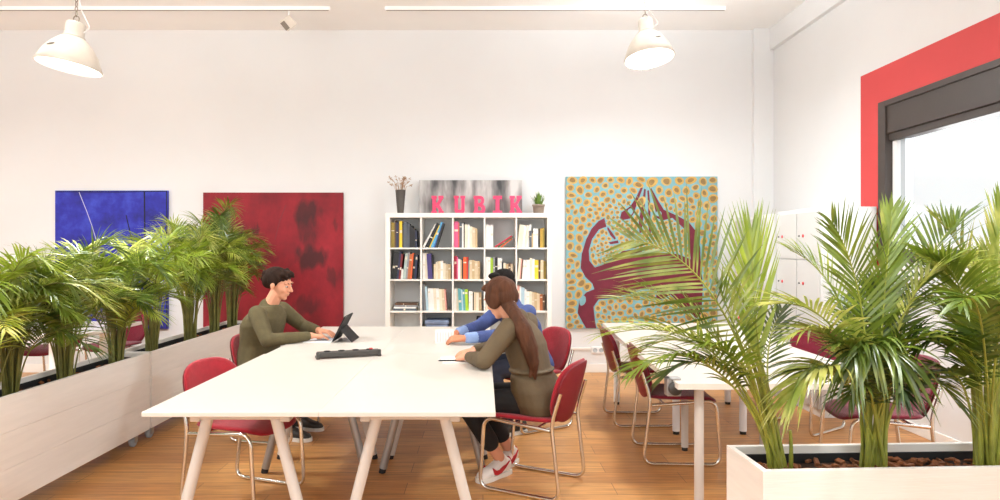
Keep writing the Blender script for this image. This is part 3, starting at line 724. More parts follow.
# ------------------------------------------------------------------ wall socket
so = thing('wall_socket', 'white double socket low on the back wall beside the bookcase', 'socket', ((598 - VX) * 7.59 / F, 7.59, 1.43 - 100 * 7.59 / F))
q = MB(); q.bx((-.075, -.012, -.04), (.075, .01, .04), 0, .004); q.build('plate', 'white_plastic', so)
q = MB()
for x in (-.036, .036): q.lathe([(.0, .001), (.022, .001), (.026, .004), (.026, -.002)], 18, 0, M.Translation((x, -.012, 0)) @ M.Rotation(PI / 2, 4, 'X'))
q.build('outlet', 'grey_plastic', so)
q = MB(); q.bx((.79, 7.578, .268), (1.255, 7.601, .292), 0, .003); tag(q.build('cable_trunking', 'white_trim'), 'thin white cable trunking running to the wall socket', 'trunking')

# ------------------------------------------------------------------ lockers
def lockers(label, xf, ya, yb, h, cols):
    t = thing('locker', label, 'locker', ((xf + XR) / 2, (ya + yb) / 2, 0), 0, 'lockers by the right wall'); L = V(t.location)
    q = MB(); q.bx(V((xf + .012, ya, 0)) - L, V((XR - .02, yb, h)) - L, 0, .004); q.build('cabinet_body', 'locker_body', t)
    n = 4; cw = (yb - ya) / cols; dh = (h - .1) / n
    for c in range(cols):
        for r in range(n):
            y0, y1 = ya + cw * c + .006, ya + cw * (c + 1) - .006; z1 = h - .035 - dh * r; z0 = z1 - dh + .008
            q = MB(); q.bx(V((xf - .004, y0, z0)) - L, V((xf + .012, y1, z1)) - L, 0, .003); d = q.build('door', 'locker_door', t)
            q = MB(); q.lathe([(0, .005), (.007, .005), (.008, 0), (.008, -.002)], 14, 0, M.Translation(V((xf - .006, y1 - .05, (z0 + z1) / 2)) - L) @ M.Rotation(-PI / 2, 4, 'Y')); q.build('lock', 'charcoal', d)
            q = MB(); q.lathe([(0, .003), (.014, .003), (.015, 0), (.015, -.002)], 16, 0, M.Translation(V((xf - .006, y1 - .12, (z0 + z1) / 2)) - L) @ M.Rotation(-PI / 2, 4, 'Y')); q.build('number_tag', 'red_dot', d)
    return t
lockers('deeper white locker bank in the corner by the spotted painting', 2.77, 6.36, 7.15, 1.78, 2)
lockers('white locker bank whose bright end stands beside the red window band', 2.865, 5.53, 6.34, 1.80, 2)

# ------------------------------------------------------------------ lamps
def pendant(label, mouth, dia, roll, pitch, h):
    t = thing('pendant_lamp', label, 'lamp', mouth, 0, 'industrial pendant lamps')
    R_ = (M.Rotation(math.radians(roll), 4, 'Y') @ M.Rotation(math.radians(pitch), 4, 'X'))
    r = dia / 2
    prof = [(r, 0), (r * 1.02, .006), (r * .93, h * .16), (r * .80, h * .34), (r * .62, h * .50), (r * .44, h * .62), (r * .34, h * .67)]
    q = MB(); q.lathe(prof, 40, 0, R_); q.lathe([(a_ - .004, z_ + .001) for a_, z_ in prof], 40, 1, R_); q.lathe([(r - .004, .001), (r, 0)], 40, 0, R_)
    sh = q.build('lamp_shade', ['aluminium', 'white_plastic'], t, fixn=False)
    q = MB(); q.ell(R_ @ V((r * .2 * (1 if roll < 0 else -1), -r * .765, h * .34)), (R_.to_3x3() @ V((.03, .006 * (1 if roll < 0 else -1), .006)), R_.to_3x3() @ V((0, .006, .0)), R_.to_3x3() @ V((0, .004, .010))), 10, 6); q.build('scuff_mark', 'scuff_and_shadow', sh)
    q = MB(); q.lathe([(0, h * .1), (r * .86, h * .1), (r * .9, h * .06), (r * .9, h * .05), (0, h * .03)], 40, 0, R_); q.build('lens', 'lamp_inside', t)
    q = MB(); q.lathe([(r * .34, h * .66), (r * .36, h * .68), (r * .33, h * .70), (r * .30, h * .72), (r * .30, h * .97), (r * .27, h), (0, h)], 28, 0, R_); q.build('housing', 'aluminium', t)
    q = MB(); top = R_ @ V((0, 0, h)); zc_ = ZC - mouth[2]; z = top.z + .004
    k = 0
    hook = [top + V((.02 * math.cos(a_), 0, .025 + .025 * math.sin(a_))) for a_ in [2 * PI * i / 14 for i in range(14)]]
    q.tube(hook, .004, 6, 0, closed=True); z = top.z + .05
    while z < zc_ - .03:
        ax = V((1, 0, 0)) if k % 2 else V((0, 1, 0))
        q.tube([V((top.x, top.y, z)) + ax * .009 * math.cos(a_) + V((0, 0, .02 * math.sin(a_) + .012)) for a_ in [2 * PI * i / 10 for i in range(10)]], .003, 5, 0, closed=True); z += .033; k += 1
    q.lathe([(.0, zc_), (.045, zc_), (.045, zc_ - .012), (.012, zc_ - .035), (0, zc_ - .035)], 20, 0, M.Translation((top.x, top.y, 0)))
    q.build('chain', 'chain_metal', t)
    q = MB(); c0 = R_ @ V((r * .28, .0, h * .8)); q.tube(fillet([c0, c0 + V((.05, 0, .03)), V((top.x + .014, top.y + .01, top.z + .12)), V((top.x + .008, top.y + .008, zc_ - .02))], .06), .004, 6); q.build('cord', 'white_plastic', t)
    return t
l1, l2 = P(68.5, 67.5, 4.4), P(649.5, 59, 5.6)
pendant('pale bell pendant lamp hanging over the left planter', l1, .40, 8, -3, .31)
pendant('pale bell pendant lamp hanging above the spotted painting', l2, .425, -4, -8, .36)
YT = 6.87
q = MB(); q.bx((-6.2, YT - .02, 3.962), (-1.617, YT + .02, 3.999), 0, .002); q.bx((-6.2, YT - .012, 3.957), (-1.63, YT - .004, 3.963), 1)  # thin dark strip below stands in for the track's shadow
tag(q.build('ceiling_track', ['ceiling_paint', 'scuff_and_shadow']), 'white lighting track with the small spotlight', 'track', 'lighting tracks')
q = MB(); q.bx((-1.036, YT - .02, 3.962), (2.56, YT + .02, 3.999), 0, .002); q.bx((-1.02, YT - .012, 3.957), (2.55, YT - .004, 3.963), 1)  # same painted shadow line under this track
tag(q.build('ceiling_track', ['ceiling_paint', 'scuff_and_shadow']), 'white lighting track behind the lamp above the spotted painting', 'track', 'lighting tracks')
sp = thing('track_spotlight', 'small white square spotlight hanging from the track', 'spotlight', ((289 - VX) * YT / F, YT, 3.95))
q = MB(); q.tube([(0, 0, 0), (0, 0, -.06)], .01, 10); q.build('stem', 'white_plastic', sp)
rt = (M.Rotation(math.radians(-38), 3, 'Y') @ M.Rotation(math.radians(25), 3, 'X')).to_4x4()
q = MB(); q.box((-.005, 0, -.12), (.125, .11, .12), 0, rt.to_3x3(), .006); q.build('spot_body', 'aluminium', sp)
q = MB(); q.box(V((-.005, 0, -.12)) + rt.to_3x3() @ V((-.045, -.056, 0)), (.05, .006, .09), 0, rt.to_3x3()); q.build('spot_opening', 'scuff_and_shadow', sp)

# ------------------------------------------------------------------ planters
def planter(label, loc, rz, L, W_, zb, zt, group, wheels, soilz, chips):
    t = thing('planter_box', label, 'planter', loc, rz, group); T = .022; h = (zt - zb)
    for nm, ax in (('front', -1), ('back', 1)):
        q = MB(); y = ax * (W_ / 2 - T / 2)
        for k in range(3):
            q.box((0, y, zb + h * (k + .5) / 3), (L, T, h / 3 - .0012), 0, None, .0015)
        q.box((0, y - ax * .004, (zb + zt) / 2), (L - .02, T * .5, h - .004), 0); q.build('side_panel', 'planter_board', t)
    for ax in (-1, 1):
        q = MB(); x = ax * (L / 2 - T / 2)
        for k in range(3):
            q.box((x, 0, zb + h * (k + .5) / 3), (T, W_ - 2 * T, h / 3 - .0012), 0, None, .0015)
        q.box((x - ax * .004, 0, (zb + zt) / 2), (T * .5, W_ - 2 * T, h - .004), 0); q.build('end_panel', 'planter_board', t)
    q = MB(); iL, iW = L / 2 - T - .001, W_ / 2 - T - .001; zl = zt - .03
    for a_, b2 in (((-iL, -iW, zb + .03), (iL, -iW + .006, zl)), ((-iL, iW - .006, zb + .03), (iL, iW, zl)), ((-iL, -iW, zb + .03), (-iL + .006, iW, zl)), ((iL - .006, -iW, zb + .03), (iL, iW, zl))): q.bx(a_, b2)
    q.bx((-iL, -iW, zb + .004), (iL, iW, zb + .035)); q.build('liner', 'liner', t)
    if wheels:
        for sx in (-1, 1):
            for sy in (-1, 1):
                x, y = sx * (L / 2 - .1), sy * (W_ / 2 - .07)
                q = MB(); q.bx((x - .03, y - .03, zb - .008), (x + .03, y + .03, zb), 0, .002)
                q.bx((x - .022, y - .026, .03), (x + .022, y - .021, zb - .006)); q.bx((x - .022, y + .021, .03), (x + .022, y + .026, zb - .006)); cs = q.build('caster', 'steel_grey', t)
                q = MB(); q.lathe([(0, -.016), (.03, -.016), (.036, -.01), (.036, .01), (.03, .016), (0, .016)], 20, 0, M.Translation((x, y, .0365)) @ M.Rotation(PI / 2, 4, 'X')); q.build('wheel', 'grey_plastic', cs)
    # earth with bark chips
    so_ = MB(); n = int(L * 14); m_ = 6; rr_ = random.Random(int(L * 100) + 5); vs = []
    for i in range(n + 1):
        for j in range(m_ + 1):
            vs.append((-iL + .007 + (2 * iL - .014) * i / n, -iW + .007 + (2 * iW - .014) * j / m_, soilz + rr_.uniform(-.008, .008)))
    so_.add(vs, [(i * (m_ + 1) + j, (i + 1) * (m_ + 1) + j, (i + 1) * (m_ + 1) + j + 1, i * (m_ + 1) + j + 1) for i in range(n) for j in range(m_)], 0, True)
    for k in range(chips):
        c_ = V((rr_.uniform(-iL + .03, iL - .03), rr_.uniform(-iW + .025, iW - .025), soilz + rr_.uniform(.004, .02)))
        so_.box(c_, (rr_.uniform(.015, .04), rr_.uniform(.01, .025), rr_.uniform(.006, .014)), 1, Euler((rr_.uniform(-.5, .5), rr_.uniform(-.5, .5), rr_.uniform(0, 3.1))).to_matrix(), .002)
    s_ = so_.build('soil', ['soil', 'bark'], None); s_.location = loc; s_.rotation_euler = (0, 0, rz)
    return t, s_
LPX = -2.474 - .14
_, s1 = planter('near white plank planter box on casters along the left, in front of the other', (LPX, 3.75, 0), PI / 2, 2.15, .28, .10, .67, 'white planter boxes on casters', True, .60, 60)
tag(s1, 'dark earth in the near left planter', 'soil', None, 'stuff')
_, s2 = planter('far white plank planter box on casters along the left, beside the seated man', (LPX, 5.93, 0), PI / 2, 2.15, .28, .10, .67, 'white planter boxes on casters', True, .60, 60)
tag(s2, 'dark earth in the far left planter', 'soil', None, 'stuff')
ang = math.radians(2.6); RL = 1.7
fl = V((.963, 2.235, 0)); rdir = V((math.cos(ang), math.sin(ang), 0)); rnor = V((-math.sin(ang), math.cos(ang), 0))
RPC = fl + rdir * RL / 2 + rnor * .15
_, s3 = planter('white planter box of palms at the front right corner', RPC, ang, RL, .30, 0.0, .67, 'white planter boxes', False, .605, 420)
tag(s3, 'earth strewn with brown bark chips in the right planter', 'soil', None, 'stuff')

# ------------------------------------------------------------------ palms
def frond(base, c, t0, n, L, w, droop, rnd, lm, parent, side=None, amax=62, amin=18, up=.25, r0=.006, stemm='stem_green', jit=.08):
    q = MB(); c = [V(p) for p in c]; N = 26
    pts = [bez(c, i / N) for i in range(N + 1)]
    q.tube(pts, [r0 * (1 - .75 * i / N) for i in range(N + 1)], 6, 1)
    for i in range(n):
        u = (i + .5) / n; t = t0 + (1 - t0) * u
        p = bez(c, t); T = (bez(c, min(1, t + .02)) - bez(c, t - .02)).normalized()
        S = V(side) if side is not None else T.cross(V((0, 0, 1)))
        if S.length < .15: S = V((1, 0, 0))
        S = (S - T * S.dot(T)).normalized(); U = S.cross(T)
        if U.z < 0 and side is None: U = -U
        Ln = L * (max(.05, math.sin(PI * (.17 + .74 * u))) ** .8) * rnd.uniform(.85, 1.1)
        a0 = math.radians(amax + (amin - amax) * u)
        for s in (-1, 1):
            a_ = a0 + rnd.uniform(-jit, jit)
            d = (T * math.cos(a_) + S * s * math.sin(a_) + U * (up + rnd.uniform(-.1, .1))).normalized()
            Wd = d.cross(U); Wd = Wd.normalized() if Wd.length > .05 else S
            Wd = (Wd + U * rnd.uniform(-.5, .5)).normalized()
            dr = droop * rnd.uniform(.7, 1.3); vs = []; K = 5
            for k in range(K + 1):
                f = k / K; pos = p + d * Ln * f * (1 - .12 * dr * f) + V((0, 0, -1)) * dr * Ln * f * f * .6
                ww = w * (.45, .95, 1., .8, .45, .03)[k] * .5
                vs += [pos - Wd * ww, pos + Wd * ww]
            q.add(vs, [(2 * k, 2 * k + 1, 2 * k + 3, 2 * k + 2) for k in range(K)], 0, True)
    o = q.build('frond', [lm, stemm], None, base, fixn=False); o.parent = parent; o.location = (0, 0, 0); return o
def canes(base, parent, specs, stemm, rnd):
    q = MB()
    for (p0, p1, p2, r_) in specs:
        pts = [p0.lerp(p1, t).lerp(p1.lerp(p2, t), t) for t in [i / 8 for i in range(9)]]
        q.tube(pts, [r_ * (1 - .35 * i / 8) for i in range(9)], 7)
    o = q.build('cane', stemm, None, base); o.parent = parent; o.location = (0, 0, 0); return o
def palm(label, base, h, spread, nf, seed, lms, group, stemm='stem_dark', lw=.0105, LL=.28, lean=(0, 0), az0=None, droop=.5):
    rnd = random.Random(seed); base = V(base); t = thing('areca_palm', label, 'palm', base, 0, group)
    for i in range(9):
        a = 2 * PI * i / 9 + rnd.uniform(-.3, .3); rr_ = rnd.uniform(.015, .045)
        p0 = base + V((math.cos(a) * rr_, math.sin(a) * rr_, -.02)); p1 = base + V((math.cos(a) * rr_ * 1.2, math.sin(a) * rr_ * 1.2, h * .25)); p2 = base + V((math.cos(a) * rr_ * 2.0, math.sin(a) * rr_ * 2.0, h * .48)) + V((lean[0], lean[1], 0)) * .4
        canes(base, t, [(p0, p1, p2, rnd.uniform(.008, .012))], stemm, rnd)
    for i in range(nf):
        a = i * 2.39996 + rnd.uniform(-.3, .3) + seed; k = rnd.random(); g = (i + .5) / nf
        s = spread * (rnd.uniform(.75, 1.1) if g > .35 else rnd.uniform(.35, .7)); hh = h * (rnd.uniform(.8, 1.0) if g < .35 else rnd.uniform(.5, .88))
        o_ = V((math.cos(a), math.sin(a), 0)); rr_ = rnd.uniform(.01, .04)
        c = [base + o_ * rr_ - V((0, 0, .02)), base + o_ * (rr_ + s * .05) + V((0, 0, hh * .55)), base + o_ * s * .36 + V((0, 0, hh * 1.18)), base + o_ * s + V((0, 0, hh * rnd.uniform(.68, .95)))]
        frond(base, c, rnd.uniform(.30, .42), rnd.randint(32, 40), LL * rnd.uniform(.85, 1.15), lw, droop, rnd, lms[int(k * len(lms))], t, r0=.0055, stemm=stemm, amax=58, jit=.16)
    return t
G_L = 'areca palms in the left planters'
lefts = [(-12, 3.42, .86, .62), (7, 3.60, .84, .55), (67, 4.07, .9, .55), (117, 4.62, .96, .5), (150, 5.12, 1.0, .5), (189, 5.80, 1.16, .5), (217, 6.35, 1.3, .5), (234, 6.78, 1.2, .48)]
LN = ['palm cut off by the photo edge, nearest plant in the left planter', 'second palm from the near end of the left planter row', 'third palm from the near end of the left planter row', 'palm in front of the blue painting, at the far end of the near planter',
      'palm at the near end of the far planter, in front of the blue painting edge', 'second palm of the far left planter', 'tall palm against the edge of the red painting', 'farthest palm of the left row, in front of the red painting']
for i, (px, d, h, s) in enumerate(lefts):
    palm(LN[i], (LPX, d, .595), h, s, (22, 22, 20, 18, 11, 22, 22, 14)[i], 20 + i, ['leaf_a', 'leaf_b', 'leaf_a', 'leaf_c'], G_L)
def rbase(px):
    k = (px - VX) / F; s_ = .16   # along the planter's middle line
    # intersection of the sight line with the middle line of the box
    o0 = fl + rnor * s_; t = (k * o0.y - o0.x) / (rdir.x - k * rdir.y); return o0 + rdir * t + V((0, 0, .6))
def explicit(label, base, specs, cspec, group, seed):
    rnd = random.Random(seed); t = thing('areca_palm', label, 'palm', base, 0, group)
    for (x0, x1, y1, dd, x2, y2, de) in cspec:
        canes(base, t, [(base + V((x0, rnd.uniform(-.03, .03), -.02)), P(x1, y1, base.y + dd), P(x2, y2, base.y + de), rnd.uniform(.007, .0105))], 'stem_green', rnd)
    for sp_ in specs:
        pts, de, t0, n, L, w, droop, lm = sp_[:8]; kw = sp_[8] if len(sp_) > 8 else {}
        c = [base + V((rnd.uniform(-.035, .035), rnd.uniform(-.03, .03), -.02))] + [P(x, y, base.y + e) for (x, y), e in zip(pts, de)]
        frond(base, c, t0, n, L, w, droop, rnd, lm, t, **kw)
    return t
G_R = 'areca palms in the right planter'
IM = (.5, 0, .85)
def fs(p1, p2, p3, de, lm, t0=.42, n=28, L=.26, w=.0108, droop=.35, **kw):
    return ([p1, p2, p3], de, t0, n, L, w, droop, lm, kw)
explicit('left palm of the right planter, leaning left with a bright upright fan of leaves', rbase(781), [
    fs((768, 395), (751, 335), (752, 236), (0, 0, .02), 'leaf_c', .52, 24, .33, .0108, .04, side=(1, 0, 0), amax=27, amin=7, up=0., jit=.04),
    fs((762, 390), (722, 250), (632, 240), (-.02, -.06, -.1), 'leaf_b', .46, 30, .33, .0108, .12, side=IM, amax=72, amin=22, up=.05),
    fs((758, 395), (715, 290), (622, 300), (0, .05, .1), 'leaf_b', .45, 28, .30, .0108, .3, amax=60),
    fs((756, 395), (716, 305), (606, 335), (-.04, -.1, -.2), 'leaf_a', .45, 28, .27, .0108, .45, amax=55),
    fs((757, 400), (700, 320), (632, 372), (-.04, -.12, -.25), 'leaf_a', .42, 28, .24, .0108, .55, amax=55),
    fs((758, 400), (705, 305), (640, 352), (.05, .12, .3), 'leaf_b', .42, 26, .25, .0108, .5, amax=55),
    fs((760, 400), (722, 330), (664, 376), (-.05, -.1, -.12), 'leaf_b', .45, 24, .22, .0108, .5),
    fs((762, 395), (738, 330), (716, 282), (-.02, -.05, -.05), 'leaf_b', .5, 18, .2, .0108, .2),
    fs((764, 400), (742, 340), (700, 345), (-.05, -.12, -.2), 'leaf_a', .5, 20, .2, .0108, .5),
    fs((766, 400), (748, 345), (735, 300), (.05, .1, .12), 'leaf_b', .5, 16, .18, .0108, .2),
    fs((770, 400), (757, 350), (782, 310), (.08, .2, .35), 'leaf_b', .55, 16, .18, .0108, .3),
], [(-.04, 764, 400, 0, 744, 352, 0), (-.025, 768, 400, .03, 748, 350, .03), (0, 772, 405, -.03, 752, 345, -.03), (.02, 776, 410, .02, 757, 350, .02), (.03, 776, 420, 0, 753, 335, .02), (-.01, 770, 415, .03, 740, 360, .04), (.045, 792, 440, 0, 790, 430, 0)], G_R, 41)
explicit('middle palm of the right planter, densest and in front of the lockers', rbase(873), [
    fs((878, 370), (884, 290), (892, 212), (0, .03, .05), 'leaf_a', .46, 28, .24, .012, .2, side=(1, 0, 0), amax=42, amin=12, up=.1),
    fs((870, 370), (868, 280), (832, 222), (0, -.02, -.04), 'leaf_a', .45, 28, .26, .0108, .2, side=IM, amax=50, amin=16),
    fs((868, 370), (850, 275), (790, 250), (0, .1, .2), 'leaf_a', .45, 26, .25, .0108, .35),
    fs((868, 370), (838, 290), (766, 305), (0, -.1, -.15), 'leaf_a', .42, 28, .24, .0108, .4),
    fs((866, 375), (838, 305), (786, 338), (0, -.1, -.2), 'leaf_b', .42, 26, .22, .0108, .5),
    fs((865, 385), (826, 330), (790, 400), (-.04, -.12, -.16), 'leaf_a', .42, 22, .24, .016, .85, amax=50),
    fs((866, 385), (832, 350), (802, 375), (-.02, -.05, -.1), 'leaf_b', .42, 20, .23, .016, .8),
    fs((884, 365), (902, 255), (968, 268), (-.02, -.05, -.08), 'leaf_a', .42, 30, .25, .012, .4),
    fs((886, 370), (918, 250), (962, 218), (0, .05, .1), 'leaf_a', .45, 28, .26, .0108, .25),
    fs((886, 370), (915, 300), (962, 362), (-.04, -.1, -.15), 'leaf_a', .42, 26, .22, .0135, .6),
    fs((888, 385), (915, 340), (960, 408), (-.02, -.05, -.1), 'leaf_b', .4, 24, .22, .0135, .55),
    fs((886, 390), (912, 365), (945, 385), (.05, .12, .2), 'leaf_b', .4, 22, .2, .012, .5),
    fs((872, 380), (858, 310), (850, 372), (-.05, -.12, -.18), 'leaf_b', .4, 22, .24, .0125, 1.0, amax=40),
    fs((878, 380), (888, 310), (900, 372), (-.05, -.12, -.18), 'leaf_a', .4, 22, .24, .0135, 1.0, amax=40),
    fs((874, 375), (878, 310), (872, 360), (-.06, -.14, -.2), 'leaf_b', .42, 22, .22, .012, 1.0, amax=40),
    fs((874, 380), (862, 310), (846, 300), (.1, .2, .35), 'leaf_b', .42, 24, .22, .0108, .4),
    fs((880, 380), (893, 310), (918, 300), (.1, .2, .35), 'leaf_b', .42, 24, .22, .0108, .4),
    fs((876, 380), (880, 320), (876, 285), (.02, .05, .1), 'leaf_b', .45, 24, .2, .012, .3),
    fs((872, 385), (856, 335), (836, 345), (-.05, -.12, -.16), 'leaf_b', .42, 22, .2, .012, .5),
    fs((880, 385), (896, 335), (918, 340), (-.05, -.1, -.14), 'leaf_b', .42, 22, .2, .0135, .5),
    fs((876, 400), (870, 360), (850, 400), (-.06, -.12, -.18), 'leaf_b', .4, 18, .17, .012, .6),
    fs((878, 400), (890, 360), (905, 395), (-.06, -.12, -.18), 'leaf_b', .4, 18, .17, .012, .6),
], [(-.045 + .01 * k, 868 + 2 * k, 410, [.03, -.03, 0][k % 3], 862 + 4 * k, 330 + (k % 3) * 12, [.04, -.04, 0][k % 3]) for k in range(10)], G_R, 42)
explicit('right palm of the right planter, cut off by the photo edge', rbase(986), [
    fs((985, 365), (990, 270), (940, 222), (0, .05, .08), 'leaf_a', .45, 28, .26, .0108, .25),
    fs((982, 365), (975, 280), (925, 255), (0, -.05, -.1), 'leaf_a', .45, 28, .25, .0108, .4),
    fs((980, 370), (962, 290), (905, 300), (0, .1, .15), 'leaf_b', .42, 26, .24, .0108, .45),
    fs((978, 375), (955, 310), (915, 350), (0, -.05, -.1), 'leaf_b', .42, 26, .23, .0108, .5),
    fs((976, 385), (955, 345), (915, 385), (-.02, -.05, -.06), 'leaf_b', .42, 22, .2, .014, .5),
    fs((988, 365), (1000, 270), (1000, 205), (0, .05, .1), 'leaf_a', .45, 28, .26, .0108, .2, side=(1, 0, 0), amax=46),
    fs((990, 365), (1020, 270), (1070, 235), (0, .05, .1), 'leaf_a', .45, 28, .26, .0108, .35),
    fs((990, 370), (1030, 300), (1080, 330), (0, -.1, -.2), 'leaf_a', .42, 26, .24, .012, .5),
    fs((986, 370), (985, 270), (960, 305), (-.1, -.25, -.4), 'leaf_a', .42, 26, .24, .0135, .5),
    fs((990, 370), (1000, 280), (1020, 320), (-.1, -.22, -.35), 'leaf_a', .42, 26, .24, .0135, .5),
    fs((986, 375), (978, 300), (955, 330), (.1, .2, .3), 'leaf_b', .42, 26, .22, .0108, .4),
    fs((988, 375), (992, 310), (975, 285), (.02, .04, .06), 'leaf_b', .45, 24, .2, .0108, .3),
    fs((990, 380), (1010, 320), (1040, 360), (.1, .2, .3), 'leaf_b', .42, 24, .22, .0108, .45),
    fs((984, 375), (968, 265), (938, 262), (-.05, -.1, -.12), 'leaf_a', .45, 26, .24, .0108, .35),
    fs((988, 375), (1004, 290), (985, 250), (.05, .1, .15), 'leaf_b', .45, 26, .22, .0108, .3),
    fs((984, 380), (975, 330), (950, 345), (-.06, -.12, -.16), 'leaf_a', .42, 22, .2, .012, .5),
], [(-.05 + .012 * k, 976 + 4 * k, 400, [.03, -.03, 0][k % 3], 966 + 6 * k, 330 + (k % 3) * 12, [.04, -.04, 0][k % 3]) for k in range(9)], G_R, 43)

def perp(f): return V((f.y, -f.x, 0))          # to the right of a facing direction
def head_parts(pers, body, c, fw, up, hair_m, hair_blobs, skin_m, s=1.0):
    "face built into the body skin; eyes, brows, hair as children"
    fw = V(fw).normalized(); up = V(up); up = (up - fw * up.dot(fw)).normalized(); rt = fw.cross(up).normalized()
    def L(x, y, z): return c + (rt * x + fw * y + up * z) * s
    def E(x, y, z, a, b, d, tilt=0): body.ell(L(x, y, z), (rt * a * s, fw * b * s, up * d * s), 18, 12)
    E(0, -.012, .036, .074, .093, .082)            # skull
    E(0, .030, -.012, .064, .062, .078)            # face
    E(0, .034, -.060, .047, .050, .050)            # jaw
    E(0, .062, -.092, .022, .022, .018)            # chin
    for x in (-1, 1):
        E(x * .036, .058, -.022, .022, .026, .024)   # cheeks
        E(x * .077, -.008, -.004, .010, .020, .031)  # ears
        E(x * .030, .080, .030, .024, .012, .009)    # brow ridge
    body.cap(L(0, .086, .018), .009 * s, L(0, .112, -.022), .0125 * s)     # nose
    for x in (-1, 1): E(x * .011, .100, -.026, .008, .010, .008)
    E(0, .086, -.050, .023, .011, .0065); E(0, .084, -.063, .020, .011, .0075)   # lips
    for x in (-1, 1):
        q = MB(); q.ell(L(x * .030, .081, .006), (rt * .0115 * s, fw * .0112 * s, up * .0072 * s), 14, 8); e = q.build('eye', 'eye_white', pers, V(pers.location))
        e.location = (0, 0, 0)
        q = MB(); q.ell(L(x * .030, .0895, .006), (rt * .006 * s, fw * .0045 * s, up * .006 * s), 12, 6); i_ = q.build('iris', 'hair_dark', None, V(pers.location)); i_.parent = e; i_.location = (0, 0, 0)
        q = MB(); q.tube([L(x * .014, .0895, .027), L(x * .030, .0885, .031), L(x * .047, .0765, .027)], [.003 * s, .0042 * s, .002 * s], 8); b_ = q.build('eyebrow', hair_m, pers, V(pers.location)); b_.location = (0, 0, 0)
    h = MB()
    for hb in hair_blobs:
        if hb[0] == 'e': h.ell(L(*hb[1]), (rt * hb[2][0] * s, fw * hb[2][1] * s, up * hb[2][2] * s), 20, 12)
        elif hb[0] == 'c': h.cap(L(*hb[1]), hb[2] * s, L(*hb[3]), hb[4] * s)
        else: h.cap(V(hb[1]), hb[2], V(hb[3]), hb[4])
    o = organic(h, 'hair', hair_m, pers, .0045, 3, V(pers.location)); o.location = (0, 0, 0)
    return L
def hand(body, w, d, nrm, thumb, curl=.5, spread=.10, s=1.0):
    "w wrist, d pointing direction, nrm back of the hand, thumb = side the thumb leaves from"
    d = V(d).normalized(); nrm = V(nrm); nrm = (nrm - d * nrm.dot(d)).normalized(); th = V(thumb); th = (th - d * th.dot(d) - nrm * th.dot(nrm)).normalized()
    secs = []
    for t, a, b in ((0, .026, .019), (.02, .031, .018), (.05, .039, .0165), (.075, .042, .0145), (.092, .040, .012)):
        secs.append((w + d * t * s, th * a * s, nrm * b * s))
    body.loft(secs, 20)
    for k, (off, ln) in enumerate(((.031, .070), (.0105, .078), (-.0105, .072), (-.031, .056))):
        p = w + d * .086 * s + th * off * s; a = curl * .5 + .1; dirv = (d + th * spread * (1.5 - k)).normalized()
        for j, (fr, r0, r1) in enumerate(((.46, .0092, .0085), (.31, .0085, .0078), (.25, .0078, .0064))):
            a2 = a + curl * (.15, .75, 1.1)[j]
            e = p + (dirv * math.cos(a2) - nrm * math.sin(a2)) * ln * fr * s; body.cap(p, r0 * s, e, r1 * s, 10); p = e
    p = w + d * .022 * s + th * .026 * s - nrm * .004; e = p + (d * .62 + th * .75 - nrm * .25).normalized() * .036 * s; body.cap(p, .0135 * s, e, .0105 * s, 10)
    e2 = e + (d * .85 + th * .32 - nrm * .35).normalized() * .030 * s; body.cap(e, .0105 * s, e2, .0092 * s, 10)
    e3 = e2 + (d * .95 + th * .05 - nrm * .35).normalized() * .024 * s; body.cap(e2, .0092 * s, e3, .0075 * s, 10)
def limb(q, pts, rs, n=14):
    for i in range(len(pts) - 1): q.cap(pts[i], rs[i], pts[i + 1], rs[i + 1], n)
def torso(q, J, rt, fw, g, low=True, sh=True):
    "pelvis, waist, chest and shoulders as one loft; g = how much the cloth adds"
    hp, ch, nb = V(J['hip']), V(J['chest']), V(J['neck']); secs = []
    up0 = (ch - hp).normalized()
    wst = hp.lerp(ch, .5) - fw * .02 * 0
    k = J.get('w', 1.)
    sc = []
    if low: sc += [(hp - up0 * .10, .135, .105), (hp - up0 * .05, .165, .122)]
    sc += [(hp, .170, .122), (hp.lerp(ch, .28), .152, .110), (wst, .142, .103), (hp.lerp(ch, .78), .154, .108), (ch, .166, .112), (ch.lerp(nb, .35), .160, .102), (ch.lerp(nb, .66), .125, .080), (ch.lerp(nb, .9), .075, .060)]
    for c_, a, b_ in sc: secs.append((c_, rt * (a * k + g), fw * (b_ * k + g)))
    q.loft(secs, 28)
